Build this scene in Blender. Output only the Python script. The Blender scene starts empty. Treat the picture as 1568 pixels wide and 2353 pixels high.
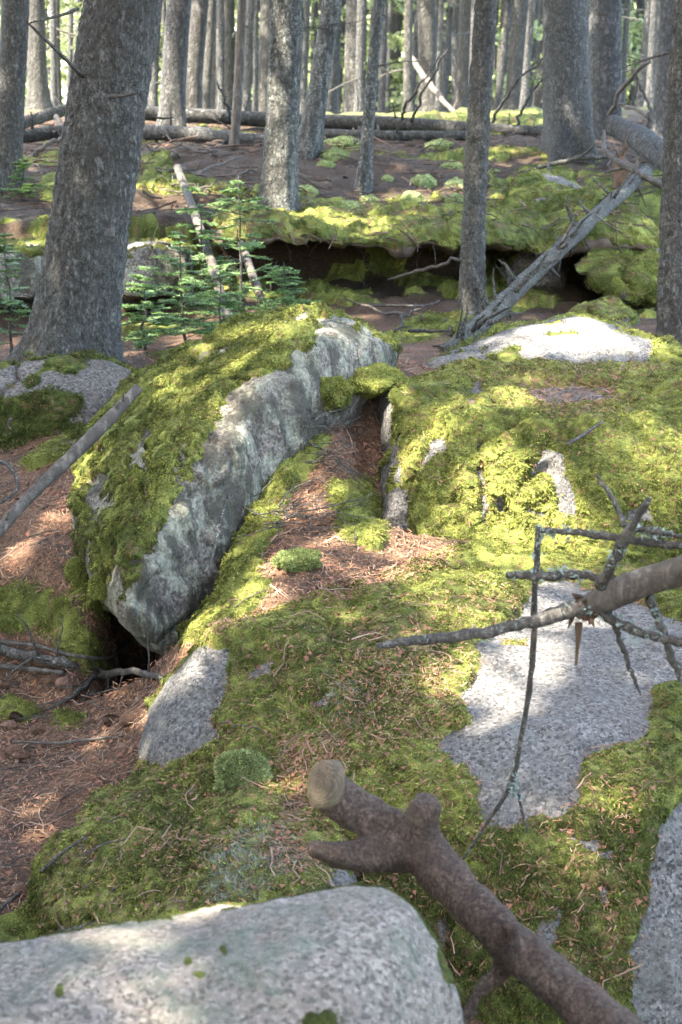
import bpy, bmesh, math, time
import numpy as np
from mathutils import Vector, Matrix
T0 = time.time()
rng = np.random.default_rng(11)
scene = bpy.context.scene

# ------------------------------------------------------------------ camera
CAM = np.array([0.0, 0.0, 1.45])
PITCH = math.radians(-12.0)
VFOV = math.radians(32.0)
PW, PH = 1568.0, 2353.0                      # size of the photo the pixel notes refer to
K = 2 * math.tan(VFOV / 2) / PH
FWD = np.array([0, math.cos(PITCH), math.sin(PITCH)])
UP = np.array([0, -math.sin(PITCH), math.cos(PITCH)])
cam_d = bpy.data.cameras.new('camera')
cam = bpy.data.objects.new('camera', cam_d)
scene.collection.objects.link(cam)
cam.location = CAM
cam.rotation_euler = (math.pi / 2 + PITCH, 0, 0)
cam_d.sensor_fit = 'VERTICAL'
cam_d.sensor_height = 22.3
cam_d.lens = 22.3 / 2 / math.tan(VFOV / 2)
cam_d.clip_start = 0.05
cam_d.clip_end = 900
cam_d.dof.use_dof = True
cam_d.dof.focus_distance = 4.7
cam_d.dof.aperture_fstop = 5.0
cam_d.dof.aperture_blades = 7
scene.camera = cam

# ------------------------------------------------------------------ sky, sun, exposure
SUN = np.array([-0.47, -0.26, 0.84]); SUN /= np.linalg.norm(SUN)
w = bpy.data.worlds.new('World'); scene.world = w; w.use_nodes = True
nt = w.node_tree
sky = nt.nodes.new('ShaderNodeTexSky'); sky.sky_type = 'NISHITA'; sky.sun_disc = False
sky.dust_density = 2.5; sky.ozone_density = .6; sky.sun_elevation = math.asin(SUN[2]); sky.sun_rotation = math.atan2(SUN[0], SUN[1])
nt.links.new(sky.outputs[0], nt.nodes['Background'].inputs[0])
nt.nodes['Background'].inputs[1].default_value = 0.15
sl = bpy.data.lights.new('sun', 'SUN'); sl.energy = 2.5; sl.angle = math.radians(0.53); sl.color = (1.0, 0.95, 0.86)
so = bpy.data.objects.new('sun', sl); scene.collection.objects.link(so)
so.rotation_euler = Vector(SUN).to_track_quat('Z', 'Y').to_euler()
so.location = (-5, -4, 14)
vs = scene.view_settings
vs.view_transform = 'Standard'; vs.look = 'None'; vs.gamma = 1.0; vs.exposure = 4.4
vs.use_white_balance = True; vs.white_balance_temperature = 7000; vs.white_balance_tint = 3
scene.cycles.use_denoising = True; scene.cycles.denoiser = 'OPENIMAGEDENOISE'; scene.cycles.denoising_input_passes = 'RGB_ALBEDO_NORMAL'; scene.cycles.denoising_prefilter = 'NONE'; scene.cycles.denoising_quality = 'HIGH'
scene.cycles.use_adaptive_sampling = False
scene.cycles.max_bounces = 7; scene.cycles.diffuse_bounces = 5; scene.cycles.glossy_bounces = 2
scene.cycles.transmission_bounces = 3; scene.cycles.caustics_reflective = False; scene.cycles.caustics_refractive = False
scene.cycles.sample_clamp_indirect = 8.0

# ------------------------------------------------------------------ pixel <-> place
def ray(px, py):
    return FWD + np.array([1.0, 0, 0]) * ((px - PW / 2) * K) + UP * ((PH / 2 - py) * K)
def at(px, py, Y):
    r = ray(px, py); return CAM + r * (Y / r[1])
def size(pix, Y):
    return pix * K * Y * 1.0
def to_px(P):
    d = P - CAM; f = d @ FWD; f = np.where(np.abs(f) < 1e-4, 1e-4, f)
    return PW / 2 + d[:, 0] / f / K, PH / 2 - (d @ UP) / f / K, f

# ------------------------------------------------------------------ noise
def _h(ix, iy, iz, s):
    h = (ix * np.uint32(374761393) + iy * np.uint32(668265263) + iz * np.uint32(2147483647 - 1013904) + np.uint32(s) * np.uint32(362437))
    h = (h ^ (h >> np.uint32(13))) * np.uint32(1274126177)
    h = (h ^ (h >> np.uint32(15))) * np.uint32(2246822519)
    return ((h ^ (h >> np.uint32(16))) & np.uint32(0xffffff)).astype(np.float32) / 8388607.5 - 1.0
def vnoise(P, s=0):
    P = np.asarray(P, np.float64) + 1000.0
    F = np.floor(P); f = (P - F); I = F.astype(np.uint32)
    f = f * f * f * (f * (f * 6 - 15) + 10)
    x0, y0, z0 = I[:, 0], I[:, 1], I[:, 2]; o = np.uint32(1)
    fx, fy, fz = f[:, 0], f[:, 1], f[:, 2]
    def L(a, b, t): return a + (b - a) * t
    with np.errstate(over='ignore'):
        c00 = L(_h(x0, y0, z0, s), _h(x0 + o, y0, z0, s), fx); c10 = L(_h(x0, y0 + o, z0, s), _h(x0 + o, y0 + o, z0, s), fx)
        c01 = L(_h(x0, y0, z0 + o, s), _h(x0 + o, y0, z0 + o, s), fx); c11 = L(_h(x0, y0 + o, z0 + o, s), _h(x0 + o, y0 + o, z0 + o, s), fx)
    return L(L(c00, c10, fy), L(c01, c11, fy), fz)
ROT = np.array(Matrix.Rotation(0.7, 3, Vector((1, 2, 3)).normalized()))
def fbm(P, freq, octv=4, s=0, gain=0.5):
    P = np.asarray(P) * freq; a = 1.0; t = 0; n = 0
    for i in range(octv):
        t = t + a * vnoise(P, s + i * 17); n += a; a *= gain; P = (P @ ROT) * 2.03
    return t / n
def sstep(x, a, b):
    t = np.clip((x - a) / (b - a), 0, 1); return t * t * (3 - 2 * t)
def norm(v):
    return v / np.maximum(np.linalg.norm(v, axis=-1, keepdims=True), 1e-9)

def inpoly(px, py, poly):
    c = np.zeros(px.shape, bool); n = len(poly)
    for i in range(n):
        x1, y1 = poly[i]; x2, y2 = poly[(i + 1) % n]
        if y1 == y2: continue
        k = ((y1 > py) != (y2 > py)) & (px < (x2 - x1) * (py - y1) / (y2 - y1) + x1)
        c ^= k
    return c
def softpoly(px, py, poly, soft=8):
    m = 0
    for a in range(8):
        r = soft * (0.5 if a % 2 else 1.0)
        m = m + inpoly(px + r * math.cos(a * .785), py + r * math.sin(a * .785), poly)
    return m / 8.0

# ------------------------------------------------------------------ meshes
class MB:
    """collects vertices, faces and one colour per vertex, builds ONE mesh"""
    def __init__(s): s.v = []; s.f = []; s.c = []; s.n = 0
    def add(s, v, f, c=None):
        v = np.asarray(v, np.float32); f = np.asarray(f, np.int64)
        s.v.append(v); s.f.append(f + s.n); s.n += len(v)
        if c is None: c = (1, 1, 1)
        c = np.asarray(c, np.float32)
        if c.ndim == 1: c = np.tile(c, (len(v), 1))
        s.c.append(c); return s
    def mesh(s, name, smooth=True):
        me = bpy.data.meshes.new(name)
        if not s.v: return me
        V = np.concatenate(s.v); C = np.concatenate(s.c)
        loops = np.concatenate([f.ravel() for f in s.f]).astype(np.int32)
        tot = np.concatenate([np.full(len(f), f.shape[1]) for f in s.f])
        st = np.concatenate([[0], np.cumsum(tot)[:-1]]).astype(np.int32)
        me.vertices.add(len(V)); me.vertices.foreach_set('co', V.ravel())
        me.loops.add(len(loops)); me.loops.foreach_set('vertex_index', loops)
        me.polygons.add(len(tot)); me.polygons.foreach_set('loop_start', st)
        me.polygons.foreach_set('use_smooth', np.full(len(tot), smooth))
        a = me.color_attributes.new('Col', 'FLOAT_COLOR', 'POINT')
        a.data.foreach_set('color', np.concatenate([C, np.ones((len(C), 1), np.float32)], 1).ravel())
        me.update(calc_edges=True)
        return me
def link(name, me, mat=None, parent=None, label=None, cat=None, group=None, kind=None):
    o = bpy.data.objects.new(name, me); scene.collection.objects.link(o)
    if mat is not None and me is not None: me.materials.append(mat)
    if parent is not None:
        o.parent = parent
        o.matrix_parent_inverse = Matrix.Translation(parent.location).inverted()
    if label: o['label'] = label
    if cat: o['category'] = cat
    if group: o['group'] = group
    if kind: o['kind'] = kind
    return o
def build(name, mb, mat, origin=None, smooth=True, **kw):
    """mesh built from world coordinates, object origin at `origin`"""
    if origin is not None:
        mb.v = [v - np.asarray(origin, np.float32) for v in mb.v]
    o = link(name, mb.mesh(name, smooth), mat, **kw)
    if origin is not None:
        o.location = origin
    return o
def empty(name, loc, label, cat, group=None):
    o = link(name, None, None, None, label, cat, group); o.location = loc; o.empty_display_size = 0.1; return o

def smooth_path(P, n):
    P = np.asarray(P, float)
    if len(P) < 3:
        t = np.linspace(0, 1, n)[:, None]; return P[0] * (1 - t) + P[-1] * t
    Q = np.vstack([2 * P[0] - P[1], P, 2 * P[-1] - P[-2]])
    out = []; m = len(P) - 1
    for k in np.linspace(0, m - 1e-6, n):
        i = int(k); t = k - i; a, b, c, d = Q[i], Q[i + 1], Q[i + 2], Q[i + 3]
        out.append(0.5 * ((2 * b) + (c - a) * t + (2 * a - 5 * b + 4 * c - d) * t * t + (3 * b - a - 3 * c + d) * t ** 3))
    return np.array(out)
def tube(P, R, sides=8, rough=0.0, freq=20, cap=True, seed=0, knots=0):
    """tapered tube along P with radii R; returns verts, quads (+ caps as fans of quads collapsed to tris)"""
    P = np.asarray(P, float); n = len(P); R = np.broadcast_to(np.asarray(R, float), (n,)) if np.ndim(R) else np.full(n, R)
    Tn = norm(np.gradient(P, axis=0))
    up = np.array([0, 0, 1.0]) if abs(Tn[0][2]) < 0.9 else np.array([1.0, 0, 0])
    a = norm(np.cross(Tn[0], up)); A = [a]
    for i in range(1, n):
        a = A[-1] - Tn[i] * np.dot(A[-1], Tn[i]); A.append(norm(a))
    A = np.array(A); B = np.cross(Tn, A)
    th = np.arange(sides) * 2 * math.pi / sides
    V = P[:, None, :] + R[:, None, None] * (np.cos(th)[None, :, None] * A[:, None, :] + np.sin(th)[None, :, None] * B[:, None, :])
    V = V.reshape(-1, 3)
    if rough > 0:
        nn = norm(V - np.repeat(P, sides, 0)); V = V + nn * (fbm(V, freq, 3, seed) * np.repeat(R, sides) * rough)[:, None]
    i = np.arange(n - 1)[:, None] * sides; j = np.arange(sides)[None, :]; j2 = (j + 1) % sides
    F = np.stack([i + j, i + j2, i + sides + j2, i + sides + j], -1).reshape(-1, 4)
    if cap:
        V = np.vstack([V, P[0] - Tn[0] * R[0] * .15, P[-1] + Tn[-1] * R[-1] * .25]); b = n * sides
        jj = np.arange(sides); k = (jj + 1) % sides
        c0 = np.stack([np.full(sides, b), k, jj], -1); c1 = np.stack([np.full(sides, b + 1), (n - 1) * sides + jj, (n - 1) * sides + k], -1)
        return V, F, np.vstack([c0, c1])
    return V, F, None
def add_tube(mb, P, R, sides=8, col=(1, 1, 1), **kw):
    V, F, C = tube(P, R, sides, **kw)
    n0 = mb.n; mb.add(V, F, col)
    if C is not None: mb.f.append(C + n0)
    return mb

# ------------------------------------------------------------------ materials
class M:
    def __init__(s, name):
        s.m = bpy.data.materials.new(name); s.m.use_nodes = True; s.t = s.m.node_tree
        s.bsdf = s.t.nodes['Principled BSDF']; s.bsdf.inputs['Roughness'].default_value = 0.85
        s.bsdf.inputs['Specular IOR Level'].default_value = 0.25
    def n(s, ty, ins=None, **props):
        d = s.t.nodes.new('ShaderNode' + ty)
        for k, v in props.items(): setattr(d, k, v)
        for k, v in (ins or {}).items():
            if isinstance(v, bpy.types.NodeSocket): s.t.links.new(v, d.inputs[k])
            else: d.inputs[k].default_value = v
        return d
    def coord(s, scale=(1, 1, 1)):
        c = s.n('TexCoord'); mp = s.n('Mapping', {'Vector': c.outputs['Object'], 'Scale': scale}); return mp.outputs[0]
    def noise(s, vec, scale, detail=4, rough=.55, dist=0): return s.n('TexNoise', {'Vector': vec, 'Scale': scale, 'Detail': detail, 'Roughness': rough, 'Distortion': dist}).outputs['Fac']
    def ramp(s, fac, stops, interp='LINEAR'):
        r = s.n('ValToRGB', {'Fac': fac}); cr = r.color_ramp; cr.interpolation = interp
        while len(cr.elements) < len(stops): cr.elements.new(1)
        for e, (p, c) in zip(cr.elements, stops):
            e.position = p; e.color = (c, c, c, 1) if np.isscalar(c) else (*c, 1)
        return r.outputs[0]
    def mix(s, fac, a, b, mode='MIX'):
        d = s.n('Mix', data_type='RGBA', blend_type=mode)
        for k, v in ((0, fac), (6, a), (7, b)):
            if isinstance(v, bpy.types.NodeSocket): s.t.links.new(v, d.inputs[k])
            else: d.inputs[k].default_value = v if np.isscalar(v) else (*v, 1)
        return d.outputs[2]
    def math(s, op, a, b=0):
        d = s.n('Math', operation=op)
        for k, v in ((0, a), (1, b)):
            if isinstance(v, bpy.types.NodeSocket): s.t.links.new(v, d.inputs[k])
            else: d.inputs[k].default_value = v
        return d.outputs[0]
    def bump(s, h, dist, strength=1.0, prev=None):
        d = s.n('Bump', {'Height': h, 'Distance': dist, 'Strength': strength})
        if prev is not None: s.t.links.new(prev, d.inputs['Normal'])
        return d.outputs[0]
    def out(s, col=None, normal=None, rough=None):
        if col is not None: s.t.links.new(col, s.bsdf.inputs['Base Color'])
        if normal is not None: s.t.links.new(normal, s.bsdf.inputs['Normal'])
        if rough is not None: s.bsdf.inputs['Roughness'].default_value = rough
        return s.m

def granite(name, tone=1.0, tint=(1, 1, 1), lichen=(.30, .34, .28), lich_lo=.56, lich_hi=.62, grain=150, dark=(.10, .095, .09), dmask=(.60, .75), bumpd=.006, lamt=.8, spk=.6, fm=.35):
    m = M(name); c = m.coord()
    vo = m.n('TexVoronoi', {'Vector': c, 'Scale': grain, 'Randomness': 1.0})
    r = m.n('SeparateColor', {'Color': vo.outputs['Color']}).outputs[0]
    t = lambda x: tuple(np.array(x) * tone * np.array(tint))
    g = m.ramp(r, [(0, t((.04, .039, .04))), (.20, t((.20, .19, .19))), (.38, t((.33, .30, .30))), (.62, t((.44, .39, .375))), (.84, t((.62, .59, .58)))], 'CONSTANT')
    fine = m.noise(c, grain * 1.7, 4, .65)
    g = m.mix(fm, g, m.ramp(fine, [(.35, t((.13, .125, .125))), (.65, t((.52, .49, .48)))]))
    big = m.noise(c, 5, 6, .65)
    g = m.mix(m.ramp(big, [(.38, 0), (.68, .55)]), g, t((.21, .19, .18)))
    l2 = m.mix(m.ramp(m.noise(c, 90, 4, .7), [(.38, 0), (.62, 1)]), lichen, tuple(np.array(lichen) * .5))
    lm = m.ramp(m.noise(c, 8, 9, .72, .4), [(lich_lo, 0), (lich_hi, lamt)])
    g = m.mix(lm, g, l2)
    dm = m.ramp(m.noise(m.coord((1, 1, .45)), 6.3, 9, .72, .3), [(dmask[0], 0), (dmask[1], .8)])
    g = m.mix(dm, g, dark)
    sp = m.ramp(m.noise(c, 38, 5, .7), [(.58, 0), (.66, spk)])
    g = m.mix(sp, g, tuple(np.array(dark) * 1.3))
    h = m.math('ADD', m.math('MULTIPLY', r, .25), fine)
    nb = m.bump(m.noise(c, 20, 8, .72), bumpd * 5, 1.0)
    nb = m.bump(m.noise(c, grain * .6, 5, .7), bumpd * 1.6, 1.0, nb)
    nb = m.bump(h, bumpd * .8, .8, nb)
    return m.out(g, nb, .88)
MAT = {}
MAT['granite_pale'] = granite('granite_pale', .45, (1.0, .985, .985), (.22, .235, .215), .58, .70, 150, dark=(.10, .088, .085), dmask=(.54, .72), bumpd=.006)
MAT['granite_lichen'] = granite('granite_lichen', .50, (1.08, .98, .86), (.34, .325, .255), .46, .51, 130, dark=(.036, .032, .026), dmask=(.48, .55), lamt=.92)
MAT['granite_front'] = granite('granite_front', .72, (1.10, 1.0, .92), (.16, .20, .155), .47, .62, 185, dark=(.06, .057, .057), dmask=(.70, .9), bumpd=.006, lamt=.62, spk=.25, fm=.40)
MAT['granite_brown'] = granite('granite_brown', .42, (1.08, .97, .88), (.25, .29, .24), .58, .66, 120, dark=(.06, .05, .042))

def bark(name, base=(.125, .105, .092), dark=(.035, .03, .027), lich=(.27, .29, .26), scale=46, lm=(.52, .66), bumpd=.012, stretch=.55, amount=.8, patches=.5):
    m = M(name); c0 = m.coord()
    wob = m.n('TexNoise', {'Vector': c0, 'Scale': scale * .5, 'Detail': 4.0, 'Roughness': .65})
    off = m.n('VectorMath', {0: wob.outputs['Color'], 1: (.5, .5, .5)}, operation='SUBTRACT').outputs[0]
    off = m.n('VectorMath', {0: off, 'Scale': 2.2 / scale}, operation='SCALE').outputs[0]
    cw = m.n('VectorMath', {0: c0, 1: off}, operation='ADD').outputs[0]
    cw = m.n('Mapping', {'Vector': cw, 'Scale': (1, 1, stretch)}).outputs[0]
    vv = m.n('TexVoronoi', {'Vector': cw, 'Scale': scale}); d = vv.outputs['Distance']
    vc = m.n('SeparateColor', {'Color': vv.outputs['Color']}).outputs[0]
    plate = m.ramp(d, [(.30, 1), (.72, 0)])
    ns = m.noise(m.coord((1, 1, stretch)), scale * 1.1, 8, .72)
    pl = m.math('MULTIPLY', plate, m.ramp(ns, [(.30, .1), (.52, 1)]))
    tone = m.math('ADD', m.math('MULTIPLY', vc, .5), m.math('MULTIPLY', m.noise(c0, scale * 3, 4, .7), .5))
    g = m.mix(m.math('MULTIPLY', pl, .999), dark, m.mix(tone, tuple(np.array(base) * .5), tuple(np.array(base) * 1.65)))
    ck = m.noise(m.n('Mapping', {'Vector': c0, 'Scale': (1, 1, .22)}).outputs[0], scale * .45, 6, .7, .6)
    g = m.mix(m.ramp(ck, [(.44, 0), (.485, .85), (.515, .85), (.56, 0)]), g, dark)
    g = m.mix(m.ramp(m.noise(c0, 11, 6, .7), [(.35, .0), (.65, .55)]), g, tuple(np.array(base) * .6))
    fl = m.ramp(m.noise(c0, scale * 1.6, 7, .75), [(lm[0], 0), (lm[1], amount)])
    pat = m.ramp(m.noise(c0, 6, 6, .65), [(.36, .1), (.62, 1)])
    g = m.mix(m.math('MULTIPLY', fl, pat), g, lich)
    big = m.ramp(m.noise(c0, 8.7, 7, .65), [(.66, 0), (.70, patches)])
    g = m.mix(big, g, tuple(np.array(lich) * .95))
    h = m.math('ADD', m.math('MULTIPLY', plate, .45), m.math('ADD', ns, m.ramp(ck, [(.42, .5), (.49, 0), (.51, 0), (.58, .5)])))
    return m.out(g, m.bump(h, bumpd, 1.0), .9)
MAT['bark'] = bark('bark', (.155, .142, .133), (.045, .04, .037), (.24, .25, .235), 84, (.51, .66), .02, .55, .75, .6)
MAT['bark_dark'] = bark('bark_dark', (.11, .102, .10), (.034, .031, .031), (.20, .21, .21), 50, (.54, .68), .014, .6)
MAT['bark_far'] = bark('bark_far', (.088, .08, .074), (.042, .037, .034), (.13, .13, .12), 34, (.54, .68), .02, .5)  # darkened so the far trunks read as shaded
MAT['bark_pale'] = bark('bark_pale', (.12, .112, .106), (.034, .031, .029), (.30, .315, .29), 44, (.51, .61), .016, .4, .8)
MAT['log_grey'] = bark('log_grey', (.10, .083, .074), (.03, .026, .023), (.205, .20, .17), 75, (.47, .58), .012, .7, .9)
MAT['log_dark'] = bark('log_dark', (.06, .055, .052), (.02, .018, .017), (.16, .17, .17), 30, (.55, .66), .01, .8)
MAT['branch'] = bark('branch', (.13, .078, .062), (.06, .036, .03), (.20, .155, .125), 120, (.47, .60), .016, .4, .85, .45)
MAT['twig'] = bark('twig', (.095, .08, .072), (.035, .029, .026), (.28, .315, .295), 90, (.54, .64), .003, .5, .8)
MAT['weathered'] = bark('weathered', (.115, .095, .083), (.05, .04, .034), (.18, .172, .155), 50, (.55, .7), .003, .15)

def plain(name, stops, scale, bumpd=.002, rough=.9, stretch=(1, 1, 1)):
    m = M(name); c = m.coord(stretch); f = m.noise(c, scale, 6, .65)
    return m.out(m.ramp(f, stops), m.bump(f, bumpd, .8), rough)
MAT['cutwood'] = plain('cutwood', [(.3, (.05, .034, .022)), (.7, (.135, .095, .06))], 60, .004, stretch=(1, 1, .5))
MAT['rotwood'] = plain('rotwood', [(.3, (.022, .013, .009)), (.7, (.10, .058, .036))], 40, .006, stretch=(1, 1, .3))
MAT['rawwood'] = plain('rawwood', [(.3, (.10, .05, .022)), (.7, (.25, .14, .065))], 90, .003, stretch=(1, 1, .2))
MAT['soil'] = plain('soil', [(.3, (.035, .026, .02)), (.7, (.12, .085, .065))], 14, .02)
MAT['cone'] = plain('cone', [(.3, (.07, .038, .026)), (.7, (.19, .11, .08))], 90)

def vcol(name, transl=.25, rough=.8, spec=.2):
    m = M(name); a = m.n('VertexColor', layer_name='Col').outputs['Color']
    m.t.links.new(a, m.bsdf.inputs['Base Color']); m.bsdf.inputs['Roughness'].default_value = rough
    m.bsdf.inputs['Specular IOR Level'].default_value = spec
    if transl > 0:
        tr = m.n('BsdfTranslucent', {'Color': a}); mx = m.n('MixShader', {'Fac': transl})
        m.t.links.new(m.bsdf.outputs[0], mx.inputs[1]); m.t.links.new(tr.outputs[0], mx.inputs[2])
        m.t.links.new(mx.outputs[0], m.t.nodes['Material Output'].inputs['Surface'])
    return m.m
def moss_mat():
    m = M('moss'); a = m.n('VertexColor', layer_name='Col').outputs['Color']; c = m.coord()
    f = m.noise(c, 230, 5, .75); a = m.mix(1.0, a, m.ramp(f, [(.36, .45), (.62, 1.45)]), 'MULTIPLY')
    m.bsdf.inputs['Roughness'].default_value = .85; m.bsdf.inputs['Specular IOR Level'].default_value = .15
    nb = m.bump(f, .012, 1.0); m.t.links.new(nb, m.bsdf.inputs['Normal']); m.t.links.new(a, m.bsdf.inputs['Base Color'])
    tr = m.n('BsdfTranslucent', {'Color': a}); mx = m.n('MixShader', {'Fac': .2})
    m.t.links.new(m.bsdf.outputs[0], mx.inputs[1]); m.t.links.new(tr.outputs[0], mx.inputs[2]); m.t.links.new(mx.outputs[0], m.t.nodes['Material Output'].inputs['Surface'])
    return m.m
MAT['moss'] = moss_mat()
MAT['leaf'] = vcol('leaf', .35, .5, .35)
MAT['litter'] = vcol('litter', .0, .8, .25)
MAT['lichen'] = vcol('lichen', .1)
def ground_mat():
    m = M('needle_floor'); c = m.coord()
    a = m.n('VertexColor', layer_name='Col').outputs['Color']
    f = m.noise(c, 120, 6, .75); f2 = m.noise(c, 9, 5, .6)
    g = m.mix(m.ramp(f, [(.38, .0), (.62, 1)]), (.018, .012, .009), (.22, .118, .072))
    g = m.mix(m.ramp(m.noise(c, 34, 5, .7), [(.40, 0), (.60, .65)]), g, (.14, .07, .042))
    g = m.mix(m.ramp(f2, [(.42, 0), (.60, .75)]), g, (.04, .027, .02))
    sc_ = m.n('SeparateColor', {'Color': a}); g = m.mix(sc_.outputs[1], g, m.mix(m.ramp(f, [(.38, 0), (.62, 1)]), (.010, .007, .005), (.065, .038, .023)))  # shade of the far slope put into a darker floor colour
    g = m.mix(sc_.outputs[0], g, m.mix(m.ramp(f, [(.35, 0), (.65, 1)]), (.035, .045, .012), (.11, .13, .03)))
    return m.out(g, m.bump(f, .012, .9, m.bump(f2, .03, .6)), .92)
MAT['floor'] = ground_mat()

# ------------------------------------------------------------------ ground shape
def rbf(pts):
    A = np.array([at(*p) if len(p) == 3 else p[:3] for p in pts]); n = len(A); xy = A[:, :2]
    r = np.linalg.norm(xy[:, None] - xy[None], axis=-1)
    Q = np.hstack([np.ones((n, 1)), xy])
    S = np.block([[r + np.eye(n) * -.05, Q], [Q.T, np.zeros((3, 3))]])
    c = np.linalg.solve(S, np.concatenate([A[:, 2], np.zeros(3)]))
    def f(x, y):
        x = np.asarray(x, float); y = np.asarray(y, float); o = c[n] + c[n + 1] * x + c[n + 2] * y
        for k in range(n): o = o + c[k] * np.hypot(x - xy[k, 0], y - xy[k, 1])
        return o
    return f
LOW = rbf([(0, 2100, 3.6), (200, 2200, 3.5), (60, 1850, 4.15), (100, 1650, 4.7), (270, 1650, 4.5), (0, 1430, 5.0), (110, 1540, 4.8), (240, 1545, 4.68), (330, 1570, 4.6), (130, 1370, 5.0),
           (50, 1250, 5.2), (110, 1180, 5.3), (180, 1030, 5.75), (0, 1050, 6.0), (60, 880, 6.7), (150, 850, 6.65),
           (780, 895, 5.6), (770, 1050, 5.2), (720, 1200, 4.87), (600, 1350, 4.5), (480, 1425, 4.45), (800, 1250, 4.75), (-.78, 3.9, -.2, 0), (-.55, 3.8, -.25, 0), (-.35, 3.9, -.25, 0), (-.85, 3.4, -.27, 0), (-.4, 3.3, -.4, 0), (0, 3.8, -.2, 0), (.4, 4.2, -.1, 0), (-.5, 4.15, -.15, 0),
           (1085, 745, 8.0), (980, 790, 7.2), (850, 680, 8.8), (400, 800, 7.4), (1480, 760, 7.6), (0, 760, 8.0, 0)[:3],
           (-1.5, 8.6, .66, 0), (0.0, 9.1, .77, 0), (.7, 9.1, .77, 0), (1.6, 9.0, .64, 0), (-3, 4, .1, 0), (-3, 6.5, .55, 0), (3, 6, .3, 0), (1.2, 2.6, -.55, 0), (0.3, 2.0, -.45, 0), (-1, 1.5, -.25, 0), (2.5, 3.2, -.4, 0), (0, -3, -.3, 0), (4, 0, -.4, 0), (-4, 0, -.2, 0)])
HIGH = rbf([(860, 548, 8.95), (640, 500, 9.2), (700, 545, 8.85), (1050, 545, 8.95), (835, 440, 10.3), (705, 370, 11.3), (1300, 365, 11.5), (800, 305, 13.6), (1100, 315, 13.4), (500, 320, 12.5),
            (50, 515, 8.6), (20, 450, 9.8), (380, 520, 8.7), (360, 400, 10.4), (150, 330, 12.5), (1200, 500, 9.6), (1400, 430, 10.4), (1500, 520, 9.6), (1540, 330, 12.5),
            (0, 16, 1.58, 0), (-4, 15, 1.55, 0), (4, 15, 1.6, 0), (-5, 9, 1.1, 0), (5, 10, 1.3, 0)])
def bank_y(x): return np.interp(x, [-6, -2.2, -1.0, -.45, 0, .8, 1.4, 2.2, 6], [8.2, 8.25, 8.3, 8.5, 8.65, 8.68, 8.7, 8.7, 8.7])
def ground_z(x, y):
    x = np.asarray(x, float); y = np.asarray(y, float)
    lo = LOW(x, y); hi = HIGH(x, np.minimum(y, 16.5))
    t = sstep(y, bank_y(x) + .32, bank_y(x) + .55)
    d = np.maximum(np.hypot(np.minimum(0, x + 6) + np.maximum(0, x - 6), np.minimum(0, y + 4)), 0)
    lo = np.where(d > 0, lo * np.exp(-d * .15) - .3 * (1 - np.exp(-d * .15)), lo)
    lo = np.clip(lo, -.8, .9)
    z = lo * (1 - t) + np.clip(hi, .5, 1.8) * t
    far = sstep(y, 15, 40); z = z * (1 - far) + (1.25 + .25 * np.sin(x * .05)) * far
    z = z - .005 * np.maximum(0, y - 40)
    # the cleft between the leaning boulder and the needle gully
    cl = [at(690, 930, 5.5), at(620, 1060, 5.2), at(535, 1200, 4.9), at(450, 1390, 4.5), at(398, 1500, 4.3)]
    ys = np.array([c[1] for c in cl])[::-1]; xs = np.array([c[0] for c in cl])[::-1]; dl = np.interp(y, ys, xs) - x
    z = z - .5 * sstep(dl, -.02, .10) * (1 - sstep(dl, .27, .42)) * sstep(y, 4.63, 4.73) * (1 - sstep(y, 5.3, 5.5))
    cb = [at(845, 900, 5.65), at(862, 1020, 5.35), at(885, 1120, 5.12), at(925, 1240, 4.9)]
    db = x - np.interp(y, np.array([c[1] for c in cb])[::-1], np.array([c[0] for c in cb])[::-1])
    z = z - .16 * sstep(db, -.13, -.01) * (1 - sstep(db, .5, .8)) * sstep(y, 4.85, 4.95) * (1 - sstep(y, 5.4, 5.65))
    # the dark hollow under the leaning boulder
    q = at(290, 1500, 4.95); z = z - .55 * np.exp(-(((x - q[0] - .03) / .12) ** 2 + ((y - q[1] - .25) / .26) ** 2) ** 2)
    P = np.stack([x, y, np.zeros_like(x)], -1).reshape(-1, 3)
    n = (fbm(P, 1.7, 3, 5) * .05 + fbm(P, 8, 3, 6) * .016 * (1 + sstep(y.ravel(), 7, 9) * 1.6)).reshape(x.shape)
    # moss mound beside the hollow
    g = at(90, 1440, 4.95); z = z + .085 * np.exp(-(((x - g[0] + .1) / .27) ** 2 + ((y - g[1] - .06) / .16) ** 2) ** 2)
    return z + n
def gz(x, y): return float(ground_z(np.array([x]), np.array([y]))[0])

def axis(segs):
    o = [np.array([segs[0][0]])]
    for a, b, n in segs: o.append(np.linspace(a, b, n + 1)[1:])
    return np.concatenate(o)
gx = axis([(-320, -40, 6), (-40, -9, 10), (-9, -3.2, 22), (-3.2, -1.5, 36), (-1.5, 1.5, 150), (1.5, 3.2, 36), (3.2, 9, 22), (9, 40, 10), (40, 320, 6)])
gy = axis([(-120, -10, 6), (-10, 2, 14), (2, 3, 14), (3, 6.2, 150), (6.2, 9.8, 100), (9.8, 15, 70), (15, 30, 16), (30, 90, 10), (90, 420, 6)])
GX, GY = np.meshgrid(gx, gy); GZ = ground_z(GX, GY)
GV = np.stack([GX, GY, GZ], -1).reshape(-1, 3); nx = len(gx); ny = len(gy)
ii = (np.arange(ny - 1)[:, None] * nx + np.arange(nx - 1)[None]).ravel()
GF = np.stack([ii, ii + 1, ii + nx + 1, ii + nx], -1)
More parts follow.
